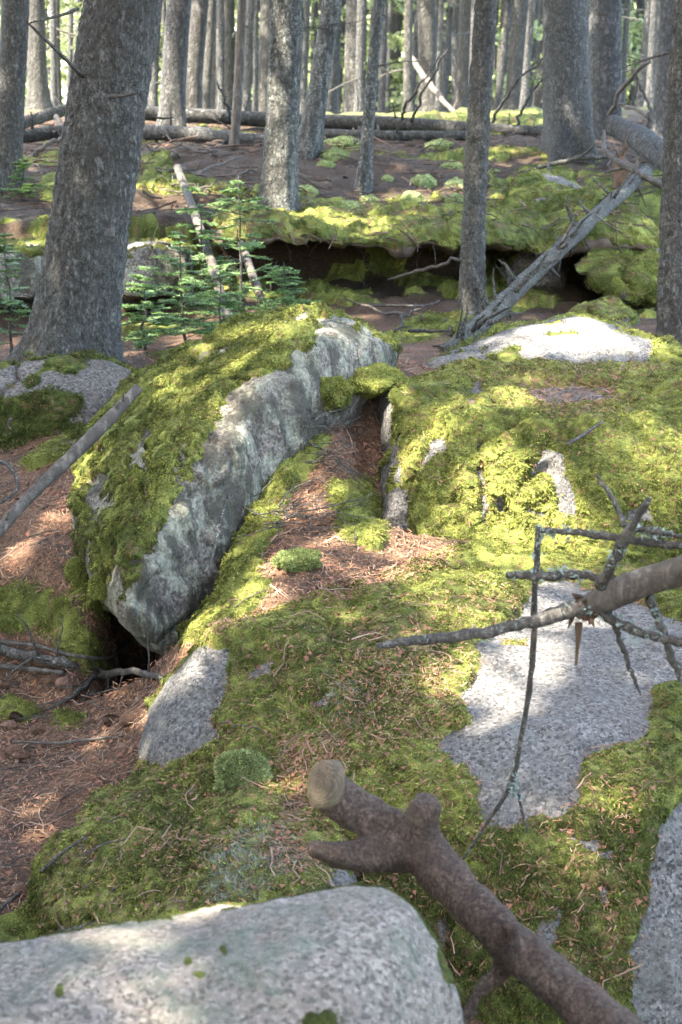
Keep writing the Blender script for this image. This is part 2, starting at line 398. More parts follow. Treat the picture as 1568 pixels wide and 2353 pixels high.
def vnormals(V, F):
    n = np.zeros_like(V); a = V[F[:, 1]] - V[F[:, 0]]; b = V[F[:, 2]] - V[F[:, 0]]
    fn = np.cross(a, b)
    if F.shape[1] == 4: fn = fn + np.cross(V[F[:, 2]] - V[F[:, 0]], V[F[:, 3]] - V[F[:, 0]])
    for k in range(F.shape[1]):
        for d in range(3): n[:, d] += np.bincount(F[:, k], fn[:, d], len(V))
    return norm(n)
def tris(F): return F if F.shape[1] == 3 else np.vstack([F[:, [0, 1, 2]], F[:, [0, 2, 3]]])
def sample(V, F, wv, n, r=rng):
    """n points on the triangles, weighted by area and by the mean of a vertex weight"""
    T = tris(F); a = V[T[:, 0]]; b = V[T[:, 1]] - a; c = V[T[:, 2]] - a
    ar = np.linalg.norm(np.cross(b, c), axis=1) * wv[T].mean(1); tot = ar.sum()
    if tot <= 0: return np.zeros((0, 3)), np.zeros(0, int), np.zeros((0, 3))
    k = r.choice(len(T), n, p=ar / tot); u = r.random(n); v = r.random(n); s = u + v > 1
    u = np.where(s, 1 - u, u); v = np.where(s, 1 - v, v)
    bc = np.stack([1 - u - v, u, v], -1)
    return a[k] + b[k] * u[:, None] + c[k] * v[:, None], T[k], bc
def interp(attr, T, bc):
    return (attr[T] * bc[..., None]).sum(1) if attr.ndim == 2 else (attr[T] * bc).sum(1)

# ------------------------------------------------------------------ moss and litter
def moss_col(P, dry=.0, bright=0.0, r=rng, cushion=False, patch=5.0):
    n = len(P); n1 = fbm(P, patch, 3, 31); n2 = fbm(P, patch * 5, 2, 37)
    t = sstep(n1 * .8 + n2 * .5 + r.normal(0, .18, n) + bright, -.55, .6)[:, None]
    a = np.array([.088, .102, .025]); b = np.array([.27, .28, .07])
    if cushion: a = np.array([.20, .24, .085]); b = np.array([.42, .46, .20])
    c = a * (1 - t) + b * t
    c = c * r.uniform(.6, 1.4, (n, 1))
    br = r.random(n) < .05 + dry * sstep(fbm(P, 9, 3, 41), -.2, .5)
    c[br] = np.array([.17, .115, .055]) * r.uniform(.6, 1.4, (br.sum(), 1))
    return c
def kites(mb, P, D, S, L, W, C, bend=None, full=False):
    """one bent leaf blade per point: base, two shoulders, tip"""
    n = len(P); L = L[:, None]; W = W[:, None]
    if bend is None: bend = np.zeros_like(P)
    mid = P + D * L * .5 + bend * L * .15; tip = P + D * L + bend * L * .5
    if not full:
        V = np.stack([P - S * W * .5, P + S * W * .5, tip], 1).reshape(-1, 3); mb.add(V, np.arange(n * 3).reshape(-1, 3), np.repeat(C, 3, 0)); return
    V = np.stack([P, mid - S * W * .5, mid + S * W * .5, tip], 1).reshape(-1, 3)
    b = np.arange(n)[:, None] * 4
    F = np.vstack([b + np.array([[0, 2, 1]]), b + np.array([[1, 2, 3]])])
    mb.add(V, F, np.repeat(C, 4, 0))
def fronds(mb, P, N, L, col, droop=.5, spread=.9, width=.3, k=3, r=rng):
    """k blades from each point, splayed round the normal, hanging on steep places"""
    n = len(P)
    G = np.array([0, 0, -1.0]); steep = 1 - np.clip(N[:, 2], 0, 1)
    Gt = norm(G - N * (N @ G)[:, None])
    for q in range(k):
        t = r.normal(0, 1, (n, 3)); t = norm(t - N * (t * N).sum(1, keepdims=True))
        D = norm(N * r.uniform(.25, .9, (n, 1)) + t * spread * r.uniform(.4, 1, (n, 1)) + Gt * (steep * droop * 1.6)[:, None])
        S = norm(np.cross(D, N + r.normal(0, .5, (n, 3))))
        l = L * r.uniform(.6, 1.3, n)
        kites(mb, P + t * (L * .15)[:, None] - N * (L * .15)[:, None], D, S, l, l * width * r.uniform(.7, 1.3, n), col * r.uniform(.62, 1.42, (n, 1)), np.tile(G, (n, 1)) * (.25 + droop * .5))
def moss_on(V, F, N, mask, parent, nf, steep=.4, L=.014, thick=.018, lump=9, dry=.05, bright=0., hang=0.5, name='moss', label=None, kind='stuff', wt=None, k=3, width=.3, cushion=False, origin=None):
    mb = MB()
    e = sstep(mask, .15, .85)
    lum = .55 + .55 * fbm(V, lump, 3, 51) + .32 * fbm(V, lump * 4, 2, 52)
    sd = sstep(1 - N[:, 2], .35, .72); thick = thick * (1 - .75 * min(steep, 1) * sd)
    V2 = V + N * (e * thick * np.clip(lum, .12, 2) - .004 * (1 - e))[:, None]
    V2[:, 2] -= e * thick * .4 * (1 - np.clip(N[:, 2], 0, 1))
    keep = mask[F].max(1) > .2; Fk = F[keep]
    if not len(Fk): return None
    used = np.unique(Fk); re = np.full(len(V), -1); re[used] = np.arange(len(used)); Fk = re[Fk]; V2 = V2[used]; N2 = vnormals(V2, Fk); m2 = mask[used]
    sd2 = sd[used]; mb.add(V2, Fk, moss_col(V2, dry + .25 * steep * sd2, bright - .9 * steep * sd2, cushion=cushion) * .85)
    ww = sstep(m2, .15, .6)
    if wt is not None: ww = ww * wt[used]
    P, T, bc = sample(V2, Fk, ww, nf); Nn = norm(interp(N2, T, bc))
    if len(P):
        tf = fbm(P * np.array([1, 1, .7]), .42 / L, 2, 81) + .5 * fbm(P, .16 / L, 2, 83)
        kp = tf > rng.uniform(-.6, -.2, len(P)); P, Nn, tf = P[kp], Nn[kp], tf[kp]
        P = P + Nn * (L * 1.5 * np.clip(tf, -.2, .7))[:, None]
        sz = L * np.exp(rng.normal(0, .25, len(P))) * (1 + .3 * fbm(P, 6, 2, 77)) * (1 + .3 * hang * np.clip(.6 - Nn[:, 2], 0, 1))
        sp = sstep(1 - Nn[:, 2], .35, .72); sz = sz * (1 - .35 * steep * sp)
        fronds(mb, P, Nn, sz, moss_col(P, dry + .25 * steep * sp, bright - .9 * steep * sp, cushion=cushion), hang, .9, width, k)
    o = build(name, mb, MAT['moss'], smooth=False, parent=parent, label=label, kind=kind)
    return dict(obj=o, V=V2, F=Fk, N=N2, mask=m2)

def litter_on(V, F, w, n, name='needle_litter', label=None, ntw=0, L=.013, parent=None, lift=.002, flakes=.08, category=None, tsc=1.0, dim=1.0):
    """fallen needles, bud scales and twig bits scattered on a surface"""
    mb = MB(); N = vnormals(V, F)
    P, T, bc = sample(V, F, w, n); Nn = norm(interp(N, T, bc)); m = len(P)
    t = rng.normal(0, 1, (m, 3)); t = norm(t - Nn * (t * Nn).sum(1, keepdims=True)); D = norm(t + Nn * rng.normal(.05, .22, (m, 1)))
    fl = rng.random(m) < flakes
    l = L * rng.uniform(.6, 1.5, m); wd = np.where(fl, l * rng.uniform(.4, .9, m), np.clip(l * .13, .0013, .004)); l = np.where(fl, l * .7, l)
    pal = np.array([[.22, .105, .055], [.14, .07, .042], [.27, .165, .105], [.085, .048, .034], [.18, .085, .055]])
    C = pal[rng.integers(0, 5, m)] * rng.uniform(.7, 1.3, (m, 1)); C[fl] = np.array([.16, .07, .045]) * rng.uniform(.6, 1.3, (fl.sum(), 1))
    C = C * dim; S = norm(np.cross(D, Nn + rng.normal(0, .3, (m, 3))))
    kites(mb, P + Nn * (lift + rng.uniform(0, .008, m))[:, None], D, S, l, wd, C, -Nn * .1)
    if ntw:
        P, T, bc = sample(V, F, w, ntw); Nn = norm(interp(N, T, bc))
        for i in range(len(P)):
            ln = (.03 + .09 * rng.random() ** 2) * tsc; t = rng.normal(0, 1, 3); t = norm(t - Nn[i] * (t @ Nn[i])); b = norm(np.cross(t, Nn[i]))
            s = np.array([-.5, -.15, .2, .5])[:, None]
            Q = P[i] + Nn[i] * (.004 + rng.random() * .01) * tsc + t * ln * s + b * ln * .12 * rng.normal(0, 1, (4, 1)) + Nn[i] * rng.normal(0, .004, (4, 1))
            c = np.array([.15, .095, .07]) * rng.uniform(.5, 1.6) * dim
            add_tube(mb, Q, np.array([1, .9, .75, .5]) * rng.uniform(.0011, .0022) * tsc, 3, c, cap=False)
    return build(name, mb, MAT['litter'], smooth=False, parent=parent, label=label, kind='stuff')

# ------------------------------------------------------------------ boulders
def ico(n):
    bm = bmesh.new(); bmesh.ops.create_icosphere(bm, subdivisions=n, radius=1)
    V = np.array([v.co[:] for v in bm.verts]); F = np.array([[v.index for v in f.verts] for f in bm.faces]); bm.free(); return V, F
ICO = {}
def boulder_shape(pts, level=7, p=16, rough=(.03, .010, .0035), seed=0, shift=(0, 0, 0), fr=2.2, crack=1.6, inflate=1.0):
    A = np.array([at(*q) if len(q) == 3 else q[:3] for q in pts])
    bm = bmesh.new()
    for q in A: bm.verts.new(q)
    bmesh.ops.convex_hull(bm, input=bm.verts[:], use_existing_faces=False)
    bm.faces.ensure_lookup_table(); bm.normal_update()
    pl = []
    hull = np.array([v.co[:] for v in bm.verts if v.link_faces])
    c = (hull.min(0) + hull.max(0)) / 2 * .5 + hull.mean(0) * .5 + np.array(shift)
    for f in bm.faces:
        nn = np.array(f.normal[:]); d = nn @ (np.array(f.verts[0].co[:]) - c)
        if d < 0: nn, d = -nn, -d
        if f.calc_area() < 1e-5: continue
        for q in pl:
            if q[0] @ nn > .985 and abs(q[1] - d) < .04: break
        else: pl.append((nn, max(d, .02)))
    bm.free()
    if level not in ICO: ICO[level] = ico(level)
    D, F = ICO[level]; ext = (hull.max(0) - hull.min(0)) / 2
    D = norm(D * ext)
    s = 0
    for nn, d in pl:
        k = np.clip(D @ nn, 0, None) / d; s = s + k ** p
    r = s ** (-1.0 / p) * inflate
    V = c + D * r[:, None]; N = vnormals(V, F)
    n = rough[0] * fbm(V, fr, 3, seed) + rough[1] * fbm(V, 9, 4, seed + 3) + rough[2] * fbm(V, 40, 3, seed + 9)
    # broken facets and cracks
    rid = 1 - np.abs(fbm(V, 3.1, 3, seed + 21)); n = n - rough[1] * crack * sstep(rid, .93, 1.0)
    V = V + N * n[:, None]
    return V, F.copy(), vnormals(V, F), c
def boulder(name, pts, mat, label, moss_polys=(), bare_polys=(), default=0.0, nf=0, up=None, wob=22, soft=10, litter=None, margin=True, mosskw=None, cut=None, thin=.12, patchy=False, specks=0, **kw):
    V, F, N, c = boulder_shape(pts, **kw)
    if cut is not None: V = cut(V, N); N = vnormals(V, F)
    mb = MB().add(V, F)
    lo = np.array([c[0], c[1], V[:, 2].min()])
    o = build(name, mb, MAT[mat], origin=lo, label=label, cat='boulder')
    res = dict(obj=o, V=V, F=F, N=N)
    if nf:
        px, py, f = to_px(V)
        wx = fbm(V, 14, 4, 91) * wob * 1.6; wy = fbm(V, 14, 4, 97) * wob * 1.6
        view = norm(CAM - V); face = (view * N).sum(1)
        m = np.full(len(V), float(default))
        for q in moss_polys: m = np.maximum(m, softpoly(px + wx, py + wy, q, soft))
        for q in bare_polys: m = m * (1 - softpoly(px + wx, py + wy, q, soft))
        m = np.maximum(m, specks * sstep(fbm(V * np.array([1, 1, .5]), 30, 3, 79), .52, .6))
        if patchy: m = m * sstep(fbm(V, 3.2, 4, 75), -.28, .05)
        st = 1 - np.clip(N[:, 2], 0, 1); flow = fbm(V * np.array([1, 1, .3]), 24, 4, 71) + .4 * fbm(V, 6, 2, 73)
        m = m * (1 - .95 * sstep(st, .38, .75) * sstep(flow, thin, thin + .25))
        hid = sstep(-face, -.03, .12)                        # sides the notes do not cover: moss where the rock faces up
        gen = sstep(N[:, 2] + .5 * fbm(V, 4, 4, 12), .1, .5)
        m = m * (1 - hid) + gen * hid
        wt = .15 + .85 * sstep(face, -.35, -.05)
        inside = (px > -260) & (px < PW + 260) & (py < PH + 200)
        wt = wt * np.where(inside, 1, .1)
        res['mask'] = m
        res['moss'] = moss_on(V, F, N, m, o, nf, wt=wt, **(mosskw or {}))
    return res

# ------------------------------------------------------------------ build: ground
gpx, gpy, gf = to_px(GV)
fr = (gf > .5)
GN = vnormals(GV, GF)
def gpoly(poly, soft=10, wob=18):
    wx = fbm(GV, 9, 4, 91) * wob; wy = fbm(GV, 9, 4, 97) * wob
    return softpoly(gpx + wx, gpy + wy, poly, soft) * fr
gm = np.zeros(len(GV))
for q in [[(-150, 1370), (60, 1350), (150, 1380), (215, 1450), (250, 1545), (180, 1530), (120, 1460), (0, 1440), (-150, 1450)],
          [(150, 1290), (200, 1280), (250, 1300), (270, 1360), (240, 1410), (200, 1390), (160, 1330)],
          [(700, 985), (770, 1010), (670, 1130), (640, 1220), (590, 1330), (630, 1340), (570, 1420), (400, 1490), (440, 1350), (520, 1250), (540, 1150), (600, 1070)],
          [(760, 1110), (850, 1100), (890, 1200), (870, 1260), (780, 1230)],
          [(0, 1600), (60, 1610), (90, 1650), (40, 1660), (0, 1640)], [(130, 1640), (190, 1640), (190, 1670), (140, 1670)],
          [(-100, 2140), (120, 2090), (230, 2110), (100, 2180), (-100, 2200)],
          [(40, 1060), (150, 1000), (200, 950), (230, 960), (150, 1050), (80, 1080)]]:
    gm = np.maximum(gm, gpoly(q))
GX1, GY1 = GX.ravel(), GY.ravel()
slope = (GY.ravel() > bank_y(GX.ravel()) + .56) & (GY.ravel() < 16) & (np.abs(GX.ravel()) < 5)
n1 = fbm(GV, 1.1, 4, 61)
gs = sstep(n1 + .18 * fbm(GV, 6, 3, 62), .22, .42) * slope
gs = np.maximum(gs, slope * gpoly([(640, 520), (700, 470), (860, 480), (1000, 500), (1110, 500), (1130, 430), (1260, 390), (1420, 400), (1560, 450), (1560, 620), (640, 620)], 14, 40) * sstep(fbm(GV, 2.6, 4, 66), -.3, .05))
gs = np.maximum(gs, slope * gpoly([(330, 360), (390, 350), (390, 430), (340, 450)], 8, 10))
gs = np.maximum(gs, slope * gpoly([(0, 505), (110, 505), (430, 520), (430, 570), (0, 560)], 8, 10))
low = (GY.ravel() > 6.6) & ~slope & (GY.ravel() < 9.5) & (np.abs(GX.ravel()) < 4)
gs = np.maximum(gs, low * sstep(fbm(GV, 2.3, 4, 64), .1, .3))
far = sstep(GY.ravel(), 15, 18)
gmm = np.clip(np.maximum(np.maximum(gm, gs), far * .8), 0, 1)
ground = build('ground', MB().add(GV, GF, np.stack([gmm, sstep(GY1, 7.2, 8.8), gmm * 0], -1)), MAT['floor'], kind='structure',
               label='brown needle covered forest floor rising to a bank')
gmoss = moss_on(GV, GF, GN, gm * (GY.ravel() < 6.7), None, 38000, L=.009, thick=.035, bright=.15, label='bright green moss patches on the needle floor', name='moss')
smoss = moss_on(GV, GF, GN, gs, None, 64000, L=.0115, thick=.04, lump=9, dry=.25, bright=-.05, label='mounded green moss on the bank behind the boulders', name='moss', wt=sstep(12.5 - GY.ravel(), -3, 2) * (np.abs(GX.ravel()) < .28 * GY.ravel() + .6))

# ------------------------------------------------------------------ build: boulders
# a leaning slab left of centre
A_pts = [(700, 705, 5.95), (800, 712, 5.95), (560, 735, 5.95), (430, 820, 5.85), (310, 880, 5.75), (205, 985, 5.55), (150, 1120, 5.3), (150, 1190, 5.15), (205, 1300, 4.95), (215, 1400, 4.72),
         (280, 1435, 4.55), (395, 1550, 4.66), (330, 1490, 4.56), (282, 1330, 4.58), (362, 1225, 4.74), (440, 1080, 4.94), (538, 905, 5.2), (720, 765, 5.42), (850, 760, 5.62), (925, 800, 5.85), (880, 850, 5.95),
         (690, 985, 5.62), (530, 1260, 5.0), (460, 1430, 4.78),
         (700, 1000, 6.6), (300, 1050, 6.4), (900, 900, 6.5), (450, 1300, 5.6), (250, 1300, 5.5)]
A = boulder('boulder', A_pts, 'granite_lichen', 'tall leaning boulder left of centre, moss draped back, bare grey right face',
    moss_polys=[[(120, 1240), (130, 1100), (190, 950), (330, 840), (440, 780), (540, 715), (640, 690), (790, 690), (815, 712), (720, 728), (722, 778), (690, 815), (630, 850), (570, 880), (510, 935), (480, 1000), (425, 1090), (385, 1180), (335, 1260), (305, 1320), (285, 1345), (262, 1400), (200, 1420)],
                [(840, 735), (900, 755), (940, 800), (915, 812), (870, 770)]],
    bare_polys=[[(300, 1100), (310, 1040), (350, 970), (385, 960), (350, 1020), (340, 1090)], [(195, 1170), (205, 1110), (265, 1090), (250, 1150), (230, 1190)], [(420, 860), (520, 790), (535, 800), (440, 870)], [(395, 1080), (430, 990), (440, 1000), (410, 1110)], [(640, 745), (700, 715), (740, 722), (650, 765)], [(140, 1150), (160, 1060), (180, 1100), (170, 1200)]],
    nf=66000, level=7, p=19, inflate=1.03, seed=4, crack=.5, rough=(.022, .022, .006), thin=-.24, specks=.3, mosskw=dict(steep=1.0, L=.0084, thick=.038, lump=8, dry=.12, hang=1.1, width=.42))
# right hand boulder with the sunlit moss
B_pts = [(850, 900, 5.75), (905, 905, 5.4), (905, 880, 5.75), (1000, 868, 5.75), (1200, 872, 5.7), (1400, 852, 5.95), (1700, 850, 5.9), (1060, 905, 5.4), (1300, 930, 5.3), (1640, 950, 5.2), (1000, 1010, 5.10), (1100, 990, 5.08), (1250, 1010, 5.03), (1450, 1050, 4.98), (1650, 1080, 4.95),
         (862, 1080, 5.4), (912, 1250, 5.1), (925, 1040, 5.15), (965, 1268, 4.9), (1110, 1270, 4.87), (1240, 1280, 4.85), (1420, 1330, 4.78), (1700, 1350, 4.75),
         (880, 1250, 5.4), (1200, 1100, 6.6), (1700, 1050, 6.6), (1000, 1000, 6.3)]
B = boulder('boulder', B_pts, 'granite_pale', 'broad right hand boulder thick with moss, a sunlit patch on its left flank',
    default=1.0, bare_polys=[[(810, 880), (898, 885), (908, 960), (925, 1040), (948, 1150), (968, 1270), (870, 1270), (820, 1080)], [(1065, 925), (1075, 885), (1115, 875), (1105, 915), (1080, 940)],
                [(975, 1085), (960, 1160), (955, 1110), (985, 1020), (1035, 1000), (1020, 1050)], [(1235, 1085), (1240, 1035), (1305, 1030), (1300, 1080), (1330, 1140), (1335, 1190), (1290, 1175), (1270, 1100)], [(1420, 1190), (1480, 1150), (1500, 1200)],
                [(1100, 1080), (1120, 1050), (1125, 1190), (1105, 1200)], [(1190, 900), (1300, 880), (1400, 890), (1420, 930), (1290, 945)], [(1240, 1310), (1340, 1300), (1330, 1340), (1240, 1335)]],
    nf=88000, level=7, p=30, seed=14, specks=.3, wob=12, rough=(.05, .018, .004), mosskw=dict(L=.0078, thick=.036, lump=10, dry=.14, bright=.15, hang=.4, steep=-.15, width=.42))
B2 = boulder('boulder', [(935, 835, 6.3), (1130, 795, 6.4), (1220, 745, 6.5), (1310, 703, 6.6), (1400, 725, 6.6), (1490, 765, 6.4), (1620, 840, 6.2), (1700, 900, 6.5), (1300, 830, 6.05), (1050, 850, 6.1), (1500, 840, 6.05),
                         (1000, 950, 6.5), (1300, 1000, 7.3), (1600, 950, 7.2), (1300, 760, 7.0), (1300, 960, 6.1)], 'granite_pale', 'bare pale granite hump peeping over the back of the mossy right hand boulder',
    moss_polys=[[(1300, 715), (1320, 690), (1400, 705), (1480, 745), (1470, 762), (1400, 735)], [(1485, 755), (1600, 740), (1620, 900), (1490, 850), (1510, 790)], [(1100, 830), (1190, 800), (1200, 840), (1110, 850)]], nf=6000, level=6, p=14, seed=33, wob=10, soft=5, rough=(.03, .01, .003), mosskw=dict(L=.016, thick=.02))
# big boulder in the middle, running to the right edge
C_pts = [(360, 1520, 4.30), (445, 1468, 4.36), (530, 1437, 4.42), (700, 1355, 4.54), (900, 1275, 4.72), (1100, 1232, 4.9), (1400, 1275, 4.9), (1750, 1330, 4.8),
         (275, 1640, 4.20), (255, 1750, 4.13), (520, 1490, 4.2), (495, 1770, 3.92), (540, 1700, 3.92), (760, 1600, 4.0), (1000, 1450, 4.32), (1220, 1340, 4.54), (1490, 1400, 4.38), (1640, 1480, 4.2), (1560, 1560, 4.0), (1520, 1850, 3.56), (1640, 1850, 3.75),
         (1100, 1850, 3.62), (1210, 1905, 3.5), (1345, 1850, 3.54), (1000, 1700, 3.80), (780, 1850, 3.66),
         (1100, 2250, 3.38), (1380, 2300, 3.37), (1500, 2120, 3.44), (1640, 2300, 3.52), (1640, 1700, 4.0), (700, 2100, 3.5),
         (.05, 3.4, -.75, 0), (1.1, 3.36, -.8, 0), (1.5, 4.6, -.4, 0), (-.5, 4.5, -.4, 0), (-.5, 4.0, -.4, 0), (.8, 5.3, -.1, 0)]
C2_pts = [(200, 1830, 4.02), (330, 1765, 4.1), (500, 1770, 3.98), (95, 1950, 3.78), (90, 2050, 3.62), (120, 2120, 3.5), (330, 2165, 3.26), (600, 2160, 3.18), (860, 2120, 3.22), (780, 1880, 3.62), (600, 1840, 3.78), (420, 1880, 3.74), (250, 1960, 3.62),
          (-.75, 3.75, -.5, 0), (-.55, 3.2, -.6, 0), (.1, 3.1, -.65, 0), (.1, 4.0, -.5, 0), (-.4, 4.2, -.5, 0)]
C = boulder('boulder', C_pts, 'granite_pale', 'largest boulder across the middle and right, mossy, with a big bare pale granite slope',
    default=1.0, bare_polys=[[(1225, 1330), (1300, 1325), (1490, 1395), (1580, 1430), (1640, 1540), (1500, 1590), (1500, 1690), (1460, 1720), (1345, 1745), (1330, 1830), (1290, 1885), (1235, 1868), (1205, 1905), (1115, 1905), (1095, 1810), (1010, 1722), (1022, 1690), (1085, 1655), (1050, 1605), (1110, 1520), (1090, 1470), (1210, 1405), (1215, 1350)],
                [(355, 1540), (440, 1488), (530, 1478), (537, 1550), (505, 1640), (492, 1705), (430, 1740), (370, 1762), (295, 1738), (305, 1650)],
                [(540, 1575), (590, 1530), (650, 1500), (645, 1530), (585, 1572)], [(700, 1610), (750, 1590), (760, 1620), (720, 1640)],
                [(1510, 1900), (1600, 1800), (1750, 1700), (1750, 2400), (1490, 2400), (1440, 2280), (1475, 2080)],
                ],
    moss_polys=[], nf=120000, level=7, p=22, seed=24, soft=14, wob=12, specks=0, crack=.2, rough=(.04, .02, .0045), mosskw=dict(L=.0075, thick=.032, lump=11, dry=.16, hang=.75, width=.42))
C2 = boulder('boulder', C2_pts, 'granite_pale', 'low mossy boulder apron at lower left in front of the bare granite bulge', default=1.0,
    bare_polys=[[(150, 1940), (185, 1850), (200, 1850), (180, 1930)], [(110, 2145), (210, 2105), (220, 2165), (130, 2175)], [(485, 1765), (530, 1745), (515, 1840)], [(740, 2010), (850, 1990), (850, 2060), (740, 2060)]],
    nf=52000, level=6, p=18, seed=27, crack=.2, specks=.6, rough=(.05, .02, .004), mosskw=dict(L=.0082, thick=.036, lump=11, dry=.16, hang=.75, width=.42))
# front boulder, close to the lens
D_pts = [(-200, 2190, 2.1), (120, 2165, 2.15), (380, 2128, 2.2), (545, 2068, 2.2), (700, 2045, 2.2), (875, 2012, 2.2), (960, 2045, 2.15), (1025, 2130, 2.1), (1062, 2260, 2.05), (1060, 2400, 2.05),
         (855, 2110, 2.03), (830, 2250, 1.93), (840, 2500, 1.85), (560, 2180, 1.99), (150, 2280, 1.93), (-200, 2330, 1.9), (300, 2800, 1.7), (-200, 2800, 1.75), (1050, 2700, 1.9),
         (0, 2400, 2.7), (900, 2300, 2.7), (-300, 2500, 2.6), (500, 2300, 2.75), (-.7, 1.8, -.35, 0), (.3, 1.8, -.45, 0), (.3, 2.5, -.5, 0), (-.7, 2.5, -.4, 0)]
D = boulder('boulder', D_pts, 'granite_front', 'close pale granite boulder along the bottom edge with greenish lichen',
    moss_polys=[[(415, 2195), (440, 2190), (445, 2215), (420, 2220)], [(125, 2270), (150, 2260), (150, 2290), (130, 2300)], [(1000, 2180), (1040, 2160), (1070, 2270), (1020, 2260)], [(500, 2175), (530, 2170), (525, 2195)], [(690, 2330), (770, 2320), (780, 2380), (690, 2380)], [(440, 2225), (480, 2240), (450, 2260)]],
    nf=6000, level=7, p=44, seed=44, crack=.1, rough=(.012, .012, .005), wob=6, soft=5, mosskw=dict(L=.007, thick=.008, bright=-.7))
E = boulder('boulder', [(-150, 880, 6.2), (40, 870, 6.2), (110, 828, 6.35), (230, 823, 6.4), (310, 858, 6.35), (290, 900, 6.2), (190, 960, 6.0), (60, 900, 6.05), (-150, 950, 6.0), (150, 1030, 5.95), (0, 1060, 5.95), (-150, 1060, 6.0), (300, 980, 6.4), (-.6, 7, .3, 0), (-1.6, 7, .3, 0), (-1.5, 6.1, .1, 0), (-.75, 6.2, .2, 0)],
    'granite_brown', 'brownish mossy boulder at the foot of the big leaning spruce',
    moss_polys=[[(-100, 920), (50, 900), (120, 890), (190, 900), (180, 960), (100, 1010), (40, 1060), (-100, 1060)], [(50, 880), (110, 820), (240, 815), (190, 845), (100, 855), (70, 890)]], nf=9000, level=6, p=18, seed=55, wob=12, soft=6, rough=(.03, .015, .004), mosskw=dict(L=.018, thick=.02, bright=-.5, dry=.3))
# rocks under the bank
def slab(pts, label, moss, seed, nf=4000, mat='granite_brown'):
    return boulder('boulder', pts, mat, label, moss_polys=moss, nf=nf, patchy=True, level=5, p=16, seed=seed, wob=14, soft=8, rough=(.05, .02, .004), mosskw=dict(L=.010, thick=.028, lump=12, dry=.3, bright=.0, hang=.3))
slab([(270, 575, 8.1), (330, 560, 8.2), (440, 570, 8.2), (440, 650, 8.1), (290, 660, 8.0), (270, 690, 8.0), (440, 690, 8.1), (300, 570, 8.9), (440, 580, 8.9), (300, 690, 8.8), (440, 690, 8.8)],
     'grey rock wall under the moss edge right of the big leaning spruce', [[(270, 590), (270, 540), (450, 540), (450, 580), (380, 575)]], 66, 2500, 'granite_lichen')
slab([(-60, 565, 8.0), (110, 560, 8.1), (110, 650, 8.0), (-60, 690, 7.9), (90, 700, 8.0), (-60, 570, 8.8), (110, 570, 8.8), (-60, 700, 8.8), (110, 700, 8.8)],
     'grey rock wall under the moss edge at the left border', [[(-60, 600), (-60, 540), (120, 540), (120, 585)]], 67, 2500, 'granite_lichen')
slab([(1330, 570, 8.6), (1420, 540, 8.7), (1560, 530, 8.7), (1310, 620, 8.4), (1380, 655, 8.3), (1440, 690, 8.25), (1560, 650, 8.3), (1650, 600, 8.6), (1420, 580, 9.3), (1600, 560, 9.3), (1500, 690, 8.7), (1620, 690, 8.7)],
     'moss covered rock overhanging a dark hollow right of the leaning dead log', [[(1250, 720), (1250, 480), (1700, 480), (1700, 720)]], 68, 14000)
slab([(1200, 560, 8.9), (1290, 590, 8.7), (1160, 620, 8.7), (1240, 660, 8.6), (1300, 650, 8.7), (1200, 640, 9.3), (1300, 600, 9.3), (1130, 660, 8.8), (1280, 700, 8.8)],
     'small mossy rock behind the leaning dead log', [[(1100, 720), (1100, 520), (1330, 520), (1330, 620), (1200, 640)]], 69, 3000)
slab([(1190, 400, 10.0), (1290, 395, 10.2), (1420, 470, 9.5), (1140, 470, 9.7), (1130, 530, 9.4), (1280, 550, 9.2), (1380, 540, 9.3), (1250, 470, 9.35), (1160, 560, 9.3), (1300, 520, 10.5), (1150, 520, 10.4), (1400, 520, 10.2), (1300, 620, 9.4), (1150, 600, 9.5)],
     'large mossy hump of the bank below the paired thick trunks', [[(1080, 640), (1080, 380), (1450, 380), (1450, 640)]], 70, 16000, 'granite_brown')
slab([(1310, 715, 7.9), (1400, 690, 8.0), (1460, 720, 7.9), (1300, 750, 7.8), (1400, 770, 7.7), (1480, 760, 7.8), (1400, 720, 8.4), (1320, 770, 8.3), (1470, 770, 8.3)],
     'low mossy stone in the hollow beside the right edge trunk', [[(1280, 800), (1280, 680), (1500, 680), (1500, 730)]], 71, 1500)

